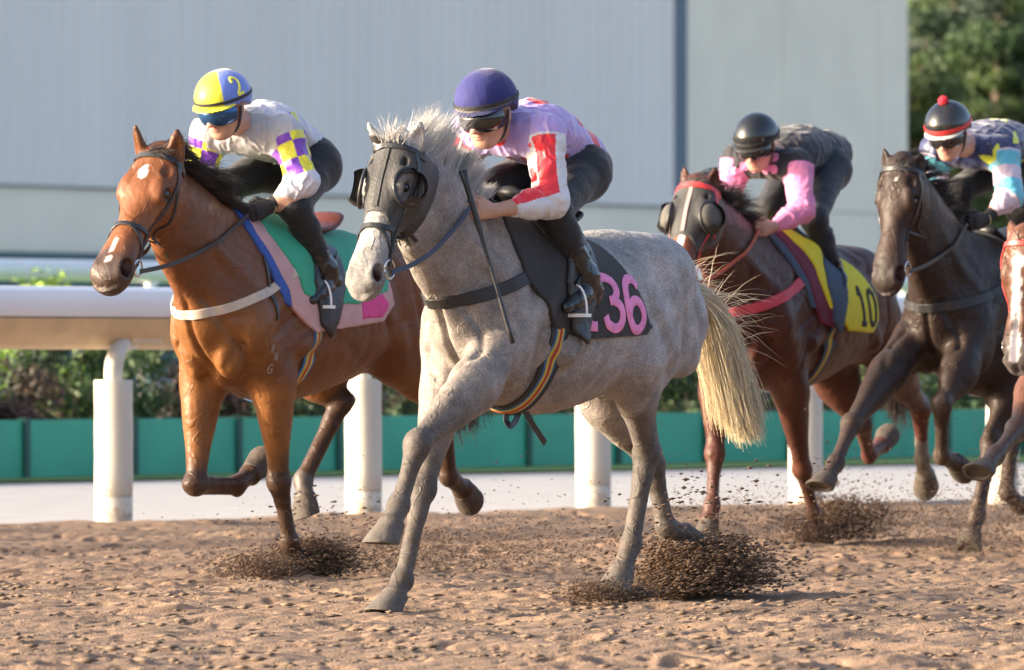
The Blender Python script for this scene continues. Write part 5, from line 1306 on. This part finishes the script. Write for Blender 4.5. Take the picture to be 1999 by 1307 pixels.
digits('10', (x-.02, .3, 1.18), (-1, 0, -.03), (.22, 0, 1), .19, .030, bvh_of(yc.data), (0, -1, 0), M['num_black'], yc)
saddle(H, H3S, 'blue grey racing saddle over the yellow cloth on the dark chestnut', M['cloth_slate'], M['cloth_slate'], [(.085, M['cloth_slate']), (.03, M['st_y'])], .30, .36, M['alu'], (J3['toR']-V(.01, 0, .015), J3['toL']-V(.01, 0, .015)))
M['red_strap'] = mat('red_synthetic_strap', (.62, .035, .035), .4, var=.08, vscale=20); M['rein_orange'] = mat('orange_red_rein', (.42, .075, .035), .5)
M['mesh_grey'] = mat('grey_mesh_cup', (.09, .085, .075), .7, bump=.5, bscale=300)
M['seam_pink'] = mat('faded_seam', (.30, .22, .22), .8)
hood(H, M['hood'], .50, .80, M['leather_black'], cup_r=.078, stripe=M['seam_pink'], lensm=M['mesh_grey'])
bridle(H, M['red_strap'], M['metal'], [J3['haR'], J3['haL']], rein_m=M['rein_orange'], noseband=False, grow=.006)
M['pinkstrap'] = mat('faded_red_breastplate', (.55, .06, .10), .6)
breast(H, 'breastplate', 1.235, 1.48, .3, .055, .008, M['pinkstrap'], amax=112)
mane(H, 1300, .14, .0018, (.035, .02, .016), (.015, .010, .009), M['hair_black'], blow=(-.45, .6, .3), seed=6, lift=.5, grav=1.0, jit=.1)
tail(H, 500, [V(*H.T(-.78, 0, 1.30)), V(*H.T(-.98, 0, 1.22)), V(*H.T(-1.08, .02, 1.0)), V(*H.T(-1.14, .03, .80)), V(*H.T(-1.2, .05, .62))], .7, .003, (.03, .018, .014), (.015, .010, .008), M['hair_black'], wild=10)
# ================================================================ fourth horse, almost black
F4 = Frame(2.246, 39.44, 64); A = F4.at
H4S = dict(hoofm='hoof_dark', F=F4, a0=-.74, ts=1.08, z0=.07, poll=A(1750, 318), nose=A(1722, 548), earL=A(1800, 300, .10), earR=A(1726, 288, -.085),
    RF=[A(1730, 735, -.15), A(1662, 828, -.12), A(1632, 902, -.10), A(1614, 935, -.10)],
    LF=[A(1872, 728, .16), A(1838, 792, .15), A(1838, 890, .10), A(1866, 903, .10)],
    LH=[A(1985, 735, .19), A(1935, 865, .12), A(1908, 1005, .10), A(1896, 1045, .10)],
    RH=[A(1950, 740, -.20), A(1975, 850, -.12), A(1965, 960, -.10), A(1990, 985, -.10)],
    coat=(.022, .013, .010), belly=[((.030, .017, .012), .4)], legcol=(.045, .030, .023), points=(.5, .7), muzzle=(.030, .022, .020), headcol=(.034, .019, .014), eartip=(.02, .012, .01), marks=[(.14, .01, .03, .012, .006, (.5, .45, .42))], sad=-.72)
g = empty('horse', tuple(F4.o), F4.rz, 'almost black horse with both forelegs off the ground on the right', 'horse', 'galloping racehorses')
H4 = build_body(horse_sdf(H4S), .011, g, M['coat_dark']); H = H4
TUR = (.10, .42, .56); PAL = (.54, .45, .55); NV = (.020, .028, .095); LIM = (.62, .70, .05)
def jacket_navy(v, tc, ac):
    t, sd, bk = tc(v); c = np.tile(np.array(NV), (len(v), 1))
    for tt, ss, fr, r in ((.50, .02, -1, .115), (.92, .09, 1, .10), (.62, -.1, 1, .08), (.2, .1, 1, .08)):
        dx = (t-tt)*.5; dy = sd-ss; rr = np.hypot(dx, dy); an = np.arctan2(dy, dx)
        star = rr < r*(.42+.58*np.abs(((an*5/(2*np.pi)) % 1)-.5)*2)**1.3; c[star & ((bk > .02) if fr > 0 else (bk < 0))] = LIM
    rr = np.hypot(sd-.01, bk+.085); an = np.arctan2(sd-.01, bk+.085); c[(t > .7) & (rr < .10*(.42+.58*np.abs(((an*5/(2*np.pi)) % 1)-.5)*2)**1.3)] = LIM
    for q in 'LR':
        l, ang, ia, L1, L2 = ac(v, q); s = c.copy(); s[ia] = PAL; s[ia & (np.sin((l-.03)*2*np.pi/.155) > .0) & (l < L1+.06)] = TUR; c = s
    return c
def helm4(a, b, u):
    c = np.tile(np.array((.012, .013, .016)), (len(a), 1)); ang = np.degrees(np.arctan2(b, a)); c[(ang > 10) & (ang < 75)] = (.022, .022, .024); return c
J4 = dict(hd=A(1852, 262), nb=A(1905, 285), pel=A(2012, 300), shL=A(1958, 298, .17), shR=A(1830, 292, -.17), elL=A(1972, 382, .25), elR=A(1822, 360, -.20),
    wrL=A(1924, 428, .16), haL=A(1888, 437, .13), wrR=A(1840, 425, -.06), haR=A(1815, 435, -.03), hiL=A(2022, 325, .11), hiR=A(1945, 325, -.10), knL=A(1992, 415, .20), knR=A(1872, 372, -.16),
    anL=A(2040, 555, .26), toL=A(2028, 597, .26), hz=1.06, face=(.90, .04, -.42), up=(.42, 0, .9), jacket=jacket_navy, helmet=helm4, helmat='gloss', band='red_strap', bandw=.020, glove_len=.45, cuff=(.55, .55), brim=(.45, .43, .42), waist=.0, gogh=.034, skin=(.48, .26, .19))
J4['anR'] = V(J4['anL'][0], -.26, J4['anL'][2]); J4['toR'] = V(J4['toL'][0], -.26, J4['toL'][2])
_, JJ, I4 = rider(F4, J4, 'jockey in navy silks with pale and turquoise hooped sleeves and a red pompom', res=.0075)
M['pom'] = mat('red_wool', (.60, .02, .04), .9, bump=1, bscale=120)
me = bpy.data.meshes.new('pompom'); bm = bmesh.new(); bmesh.ops.create_icosphere(bm, subdivisions=4, radius=.027)
for v_ in bm.verts: v_.co *= 1+.12*mnoise.noise(v_.co*90)
bm.to_mesh(me); bm.free(); me.polygons.foreach_set('use_smooth', [True]*len(me.polygons))
o = link('pompom', me, M['pom'], I4['he']); o.location = tuple(I4['hc']+I4['up']*.128)
x = H4S['sad']
sc_ = empty('saddle_cloth', tuple(F4.o), F4.rz, 'black saddle cloth on the almost black horse, partly out of the picture', 'saddle cloth', 'saddle cloths')
cloth(H, 'cloth', poly_region([(x+.42, 1.85), (x+.38, 1.55), (x+.28, 1.15), (x+.10, 1.10), (x-.42, 1.12), (x-.48, 1.2), (x-.36, 1.80)]), .016, M['cloth_black'], sc_, .009, (x-.8, -.5, .9), (x+.7, .5, 1.9))
M['khaki_pad'] = mat('khaki_pad', (.30, .26, .18), .8)
saddle(H, H4S, 'dark racing saddle with khaki flap on the almost black horse', M['leather_black'], M['khaki_pad'], [(.085, M['black']), (.03, M['st_b'])], -.5, -.46, M['alu'], (J4['toR']-V(.01, 0, .015), J4['toL']-V(.01, 0, .015)))
bridle(H, M['leather_black'], M['metal'], [J4['haR'], J4['haL']], noseband=False)
breast(H, 'breastplate', 1.25, 1.40, .3, .05, .008, M['black'], amax=112)
mane(H, 1300, .14, .0018, (.020, .014, .012), (.010, .008, .008), M['hair_black'], blow=(-.6, .5, .3), seed=8, lift=.5, grav=.8)
tail(H, 400, [V(*H.T(-.78, 0, 1.30)), V(*H.T(-.98, 0, 1.22)), V(*H.T(-1.08, .02, 1.0)), V(*H.T(-1.14, .03, .80)), V(*H.T(-1.2, .05, .62))], .7, .003, (.02, .014, .012), (.012, .008, .008), M['hair_black'], wild=0)
# ================================================================ fifth horse at the right edge
F5 = Frame(2.95, 36.9, 66); A = F5.at
H5S = dict(hoofm='hoof_dark', F=F5, a0=-.25, ts=1.02, z0=.02, poll=A(1992, 462), nose=A(1978, 706), earL=A(2040, 425, .10), earR=A(1975, 430, -.085),
    RF=[A(2020, 770, -.14), A(1985, 838, -.12), A(1945, 885, -.10), A(1922, 915, -.10)],
    LF=[V(.25, .14, .90), V(.50, .12, .62), V(.30, .10, .36), V(.18, .10, .34)],
    LH=[V(-.80, .17, .92), V(-.95, .14, .55), V(-.75, .11, .20), V(-.68, .11, .08)],
    RH=[V(-.85, -.17, .92), V(-1.2, -.14, .62), V(-1.3, -.11, .32), V(-1.42, -.11, .36)],
    coat=(.115, .045, .024), legcol=(.05, .032, .025), points=(.4, .9), muzzle=(.10, .085, .08), headcol=(.085, .030, .014), eartip=(.03, .015, .01),
    marks=[(.42, -.010, .0, .32, .026, (.44, .43, .42)), (.86, -.004, .0, .16, .030, (.74, .68, .66)), (.20, -.008, .02, .07, .034, (.44, .43, .42))], sad=-.3)
g = empty('horse', tuple(F5.o), F5.rz, 'horse with a broad white blaze and red browband cut off by the right edge', 'horse', 'galloping racehorses')
H5 = build_body(horse_sdf(H5S), .012, g, M['coat_bay']); H = H5
bridle(H, M['red_strap'], M['metal'], [None, None], noseband=False)
mane(H, 500, .16, .0024, (.020, .014, .012), (.03, .02, .016), M['hair_black'], blow=(-.6, .3, .5), seed=9, lift=.5, grav=.8)
tail(H, 300, [V(*H.T(-.78, 0, 1.30)), V(*H.T(-.98, 0, 1.22)), V(*H.T(-1.08, .02, 1.0)), V(*H.T(-1.2, .05, .62))], .7, .003, (.03, .018, .014), (.015, .010, .008), M['hair_black'], wild=0)
J5 = {k: (V(*v) if k in ('hd', 'nb', 'pel', 'shR', 'shL', 'elR', 'elL', 'wrR', 'wrL', 'haR', 'haL', 'hiR', 'hiL', 'knR', 'knL', 'anR', 'anL', 'toR', 'toL') else v) for k, v in J4.items()}
for k in ('hd', 'nb', 'pel', 'shR', 'shL', 'elR', 'elL', 'wrR', 'wrL', 'haR', 'haL', 'hiR', 'hiL', 'knR', 'knL', 'anR', 'anL', 'toR', 'toL'): J5[k] = J5[k]+V(.42, 0, -.07)
def jacket_red(v, tc, ac):
    t, sd, bk = tc(v); c = np.tile(np.array((.55, .03, .03)), (len(v), 1)); c[np.abs(sd) < .04] = (.04, .10, .3); return c
J5['jacket'] = jacket_red
rider(F5, J5, 'jockey in red silks riding the blazed horse beyond the right edge', res=.009)
# ================================================================ planting
M['leaf'] = mat('foliage', (.05, .1, .02), .6, attr=True, var=.2, vscale=3)
M['bark'] = mat('bark', (.12, .09, .065), .9, bump=.8, bscale=12)
def leafcloud(name, centres, radii, n, size, palette, m, parent, seed, flat=.7, mb_stem=None):
    """leaf quads spread through a set of clumps"""
    rng = np.random.RandomState(seed); K = len(centres); C = np.array(centres); Rr = np.array(radii)
    k = rng.randint(0, K, n); d = rng.normal(size=(n, 3)); d /= np.linalg.norm(d, axis=1)[:, None]; r = rng.rand(n)**.45
    p = C[k]+d*(Rr[k]*r)[:, None]*np.array([1, 1, flat])
    nrm = d*.6+rng.normal(size=(n, 3))*.7; nrm /= np.linalg.norm(nrm, axis=1)[:, None]
    a = np.cross(nrm, rng.normal(size=(n, 3))); a /= np.linalg.norm(a, axis=1)[:, None]; b = np.cross(nrm, a)
    s = size*(.6+.8*rng.rand(n))[:, None]
    v = np.stack([p-a*s, p+b*s*.45, p+a*s, p-b*s*.45], 1).reshape(-1, 3)
    pal = np.array(palette); ck = pal[rng.randint(0, len(pal), K)]; c = ck[k]*(.6+.8*rng.rand(n))[:, None]
    f = np.arange(n*4).reshape(n, 4)
    return link(name, mesh_np(name, v, f, False, np.repeat(c, 4, 0)), m, parent)
def shrub(pos, w_, h_, pal, seed, label, name='shrub', n=2600, group='shrubs behind the green boards', size=.035):
    rng = np.random.RandomState(seed); root = empty(name, tuple(pos), 0, label, 'shrub', group)
    cs = []; rs = []
    for i in range(16):
        a = rng.rand()*6.28; r = w_*.36*math.sqrt(rng.rand()); z = h_*(.12+.74*rng.rand()); cs.append((r*math.cos(a), r*math.sin(a), z)); rs.append(w_*(.16+.14*rng.rand())*(1-.25*z/h_))
    leafcloud('foliage', cs, rs, n, size, pal, M['leaf'], root, seed, .9)
    mb = MB()
    for i in range(7):
        q = cs[i*2]; pts = spline([(0, 0, 0), (q[0]*.4, q[1]*.4, q[2]*.5), q], 6); mb2 = MB(); mb.tube([tuple(p) for p in pts], [.018, .015, .012, .010, .007, .004], 6)
    mb.build('stem', M['bark'], root, True)
GRN = [(.018, .044, .010), (.034, .070, .014), (.014, .034, .010)]; RED_ = [(.075, .032, .026), (.095, .046, .035), (.045, .032, .02)]; YG = [(.22, .34, .03), (.17, .29, .03)]; BRN = [(.085, .055, .035), (.05, .042, .02)]
def bpos(u, off):
    """point behind the boards seen at column u"""
    o = B0-BN*off; k = (u-CU)/FPX; s = (k*o[1]-o[0])/(BD[0]-k*BD[1]); return o+BD*s
hedge = [(-150, .9, 1.2, 1.2, GRN, 'green shrub outside the left edge, second from it'), (-250, .9, 1.2, 1.1, RED_, 'russet shrub outside the left edge'), (-350, .9, 1.3, 1.2, GRN, 'green shrub farthest outside the left edge'), (-60, .8, 1.3, 1.15, GRN, 'green shrub at the far left behind the boards'), (30, .8, 1.05, 1.12, RED_, 'reddish brown shrub left of the first rail post'), (120, 1.1, 1.2, 1.30, GRN, 'green shrub beside the first rail post'),
  (215, .9, 1.2, 1.30, GRN, 'dark green shrub behind the first rail post'), (300, 1.2, 1.2, 1.25, GRN, 'green shrub in front of the bay chest'), (395, .8, 1.1, 1.15, RED_, 'russet shrub behind the forelegs of the bay'), (480, .9, 1.2, 1.2, GRN, 'green shrub under the belly of the bay'),
  (585, 1.0, 1.2, 1.25, GRN, 'green shrub behind the hind legs of the bay'), (670, .8, 1.0, 1.08, BRN, 'brownish shrub left of the second rail post'), (745, 1.1, 1.2, 1.20, GRN, 'green shrub right of the second rail post'), (850, .9, 1.2, 1.2, RED_, 'russet shrub behind the chest of the grey'),
  (960, .9, 1.2, 1.2, GRN, 'green shrub behind the girth of the grey'), (1060, .9, 1.1, 1.1, BRN, 'brown shrub behind the belly of the grey'), (1150, .9, 1.2, 1.2, GRN, 'green shrub behind the third rail post'), (1250, .9, 1.2, 1.2, GRN, 'green shrub behind the thigh of the grey'),
  (1350, .9, 1.1, 1.15, GRN, 'green shrub behind the cream tail'), (1450, .9, 1.2, 1.2, RED_, 'russet shrub behind the dark chestnut chest'), (1560, .9, 1.2, 1.2, GRN, 'green shrub behind the fourth rail post'), (1660, .8, 1.1, .95, BRN, 'low brown shrub under the dark chestnut belly'),
  (1700, 1.6, 1.2, 1.25, YG, 'bright green shrub between the two dark horses'), (1790, .9, 1.2, 1.2, GRN, 'green shrub behind the legs of the black horse'), (1890, .9, 1.2, 1.2, GRN, 'green shrub behind the belly of the black horse'), (1990, .9, 1.2, 1.2, GRN, 'green shrub at the right edge behind the boards'), (2090, .9, 1.2, 1.2, RED_, 'russet shrub beyond the right edge')]
for i, (u, off, w_, h_, pal, lab) in enumerate(hedge): shrub(bpos(u, off), w_, h_, pal, 100+i, lab)
shrub(bpos(115, 5.0), 1.5, 1.06+(HV-530)/FPX*(bpos(115, 5.0)[1]), YG, 150, 'yellow green clipped bush seen between the two white rails', n=5000, group='clipped bushes')
def tree(pos, h_, w_, pal, seed, label, n=26000):
    rng = np.random.RandomState(seed); root = empty('tree', tuple(pos), 0, label, 'tree', 'trees beyond the end of the building')
    mb = MB(); tr = spline([(0, 0, -.2), (.1, .0, h_*.3), (-.1, .1, h_*.6), (.0, 0, h_*.93)], 12); mb.tube([tuple(p) for p in tr], [.26*(1-.075*i) for i in range(12)], 9)
    cs = []; rs = []
    for i in range(46):
        t = .22+.76*rng.rand(); a = rng.rand()*6.28; env = w_*.5*(math.sin(math.pi*min(1, .18+.82*t))**.7); r = env*(.35+.65*rng.rand()); b = V(*tr[int(t*11)])
        e = V(b[0]+r*math.cos(a), b[1]+r*math.sin(a), b[2]+r*.25); cs.append(tuple(e)); rs.append(.45+.55*rng.rand())
        q = spline([b-V(0, 0, .4), lerp(b, e, .5)+V(0, 0, .05), e], 5); mb.tube([tuple(p) for p in q], [.08, .06, .045, .03, .015], 5)
    mb.build('trunk', M['bark'], root, True)
    leafcloud('crown', cs, rs, n, .085, pal, M['leaf'], root, seed, .7)
PINE = [(.020, .050, .016), (.035, .075, .02), (.06, .10, .02), (.018, .042, .02)]; OLV = [(.08, .12, .02), (.12, .15, .03), (.05, .09, .02)]
for i, (u, Y, h_, w_, pal, lab) in enumerate([(1800, 205, 9.5, 4.2, OLV, 'olive green tree right beside the building corner'), (1870, 215, 13.5, 5.0, PINE, 'tall dark pine like tree above the red pompom'), (1955, 208, 12.5, 4.6, PINE, 'dark tree at the top right corner'),
        (1905, 232, 15, 6.0, PINE, 'tallest dark tree farther back near the right edge'), (1815, 236, 15, 6.0, PINE, 'dark tree farther back next to the building'), (2040, 214, 13, 5.5, PINE, 'dark tree outside the right edge'), (1990, 240, 15, 6, PINE, 'dark tree behind the corner tree'), (1900, 202, 6.2, 4.4, OLV, 'lower olive tree behind the black horse rider'), (1985, 200, 6.0, 4.2, OLV, 'lower olive tree at the right edge'), (2130, 205, 12, 5, OLV, 'olive tree beyond the right edge')]):
    tree(V((u-CU)/FPX*Y, Y, 0), h_, w_, pal, 300+i, lab)
# ================================================================ flying dirt
M['crumb'] = mat('dark_crumb', (.10, .072, .052), .95, col2=(.19, .135, .095), vscale=2)
M['clod'] = mat('dark_moist_dirt', (.12, .076, .048), .95, col2=(.23, .148, .095), vscale=60)
def spray(F, u, v, w_, n, ext, label, seed, up=.22, back=.5, lat=.12, dens=.5, smax=.013):
    """clods thrown up and back from a hoof; u,v,w_ = where the hoof meets the ground"""
    n = int(n*4.2); rng = np.random.RandomState(seed); c = F.at(u, v, w_); c[2] = 0
    t = rng.rand(n)**.8; ang = rng.beta(1.4, 2.2, n)
    x = -back*t*(1.0-.3*ang)+rng.normal(size=n)*.05*ext+.10*ext*(rng.rand(n)-.3); z = up*.95*(4*ang*(1-ang)+.15)*np.sin(np.clip(t, .05, 1)*2.4)*rng.rand(n)**.6+rng.rand(n)*.03; y = rng.normal(size=n)*lat*(.4+.8*t)
    wild = rng.rand(n) < .06; x[wild] += rng.normal(size=wild.sum())*.35; z[wild] *= 2.2; z = np.abs(z)
    s = smax*(.10+.90*rng.rand(n)**5.0)
    base = np.array([(1, 0, 0), (-1, 0, 0), (0, 1, 0), (0, -1, 0), (0, 0, 1), (0, 0, -1)], float); fc = np.array([(0, 2, 4), (2, 1, 4), (1, 3, 4), (3, 0, 4), (2, 0, 5), (1, 2, 5), (3, 1, 5), (0, 3, 5)])
    s = s*.62; vv = base[None]*s[:, None, None]*(.6+.8*rng.rand(n, 6, 1))*np.array([3.6, 1.0, .7]); vv = vv+np.stack([x, y, z], 1)[:, None]+c[None, None]
    f = (np.arange(n)*6)[:, None, None]+fc[None]
    me = mesh_np('flying_dirt', vv.reshape(-1, 3), f.reshape(-1, 3), True); o = bpy.data.objects.new('flying_dirt', me); COL.objects.link(o); me.materials.append(M['clod'])
    o.location = tuple(F.o); o.rotation_euler = (0, 0, F.rz); tag(o, label, 'flying dirt', None, 'stuff')
spray(FB, 575, 1125, .08, 5200, 1.0, 'dense dark dirt burst round the planted foreleg of the bay', 1, up=.16, back=.34, lat=.09)
spray(FB, 560, 1120, .08, 2200, 2.0, 'dirt thrown ahead of the planted foreleg of the bay', 11, up=.13, back=-.36, lat=.10, smax=.009)
spray(FB, 660, 1075, -.05, 2600, 2.2, 'thin dirt cloud trailing behind the bay', 2, up=.20, back=1.0, lat=.3, smax=.008)
spray(FG, 1290, 1150, -.05, 6500, 1.2, 'largest dark dirt burst behind the hind hooves of the grey', 3, up=.24, back=.72, lat=.14, smax=.016)
spray(FG, 1215, 1178, .10, 1900, 1.0, 'small dirt burst at the planted hind hoof of the grey', 4, up=.08, back=-.32, lat=.07, smax=.008)
spray(FG, 1225, 1188, .10, 900, .6, 'dirt piled behind the planted hind hoof of the grey', 14, up=.05, back=.12, lat=.05, smax=.010)
spray(FB, 860, 1050, .1, 2600, 2.6, 'scattered dirt in the air behind the hind legs of the bay', 5, up=.24, back=1.3, lat=.5, smax=.009)
spray(F3, 1598, 1055, .08, 4200, 1.0, 'dark dirt burst round the planted foreleg of the dark chestnut', 6, up=.24, back=.75, lat=.12, smax=.014)
spray(F3, 1590, 1050, .08, 1500, 1.4, 'dirt ahead of the planted foreleg of the dark chestnut', 16, up=.18, back=-.35, lat=.10, smax=.010)
spray(F3, 1395, 1045, -.1, 1800, 1.6, 'dirt haze round the far foreleg of the dark chestnut', 7, up=.30, back=.5, lat=.2, smax=.008)
spray(F4, 1895, 1078, .1, 2600, 2.0, 'dirt haze round the planted hind leg of the black horse', 8, up=.34, back=-1.2, lat=.3, smax=.009)
spray(F4, 1960, 1060, .1, 2600, 2.4, 'dirt thrown up at the right edge behind the black horse', 9, up=.5, back=1.0, lat=.3, smax=.010)

# loose crumbs of soil lying on the track
rng = np.random.RandomState(77); n = 8000
Yc = 24+17*rng.rand(n)**1.2; Xc = (rng.rand(n)*2-1)*(Yc*.0667+1.0); ndc = (Xc-R0[0])*RN[0]+(Yc-R0[1])*RN[1]; ok = ndc > .3; Xc = Xc[ok]; Yc = Yc[ok]; n = len(Xc)
clump = vnoise(np.stack([Xc*.5, Yc*.25, Xc*0], 1), 7, 5) > rng.rand(n)*1.6-1.1; Xc = Xc[clump]; Yc = Yc[clump]; n = len(Xc)
ix = np.clip(((Xc-x0g)/dx).astype(int), 0, nx-1); iy = np.clip(((Yc-y0g)/dy).astype(int), 0, ny-1); Zc = Z[ix, iy]
s = .003+.011*rng.rand(n)**3.5
base = np.array([(1, 0, 0), (-1, 0, 0), (0, 1, 0), (0, -1, 0), (0, 0, 1), (0, 0, -1)], float); fc = np.array([(0, 2, 4), (2, 1, 4), (1, 3, 4), (3, 0, 4), (2, 0, 5), (1, 2, 5), (3, 1, 5), (0, 3, 5)])
vv = base[None]*s[:, None, None]*(.6+.8*rng.rand(n, 6, 1))*np.array([2.6, 1.4, .7])+np.stack([Xc, Yc, Zc+s*.35], 1)[:, None]
o = link('loose_dirt', mesh_np('loose_dirt', vv.reshape(-1, 3), ((np.arange(n)*6)[:, None, None]+fc[None]).reshape(-1, 3), True), M['crumb']); tag(o, 'loose crumbs of dark soil scattered over the brown track', 'dirt', None, 'stuff')
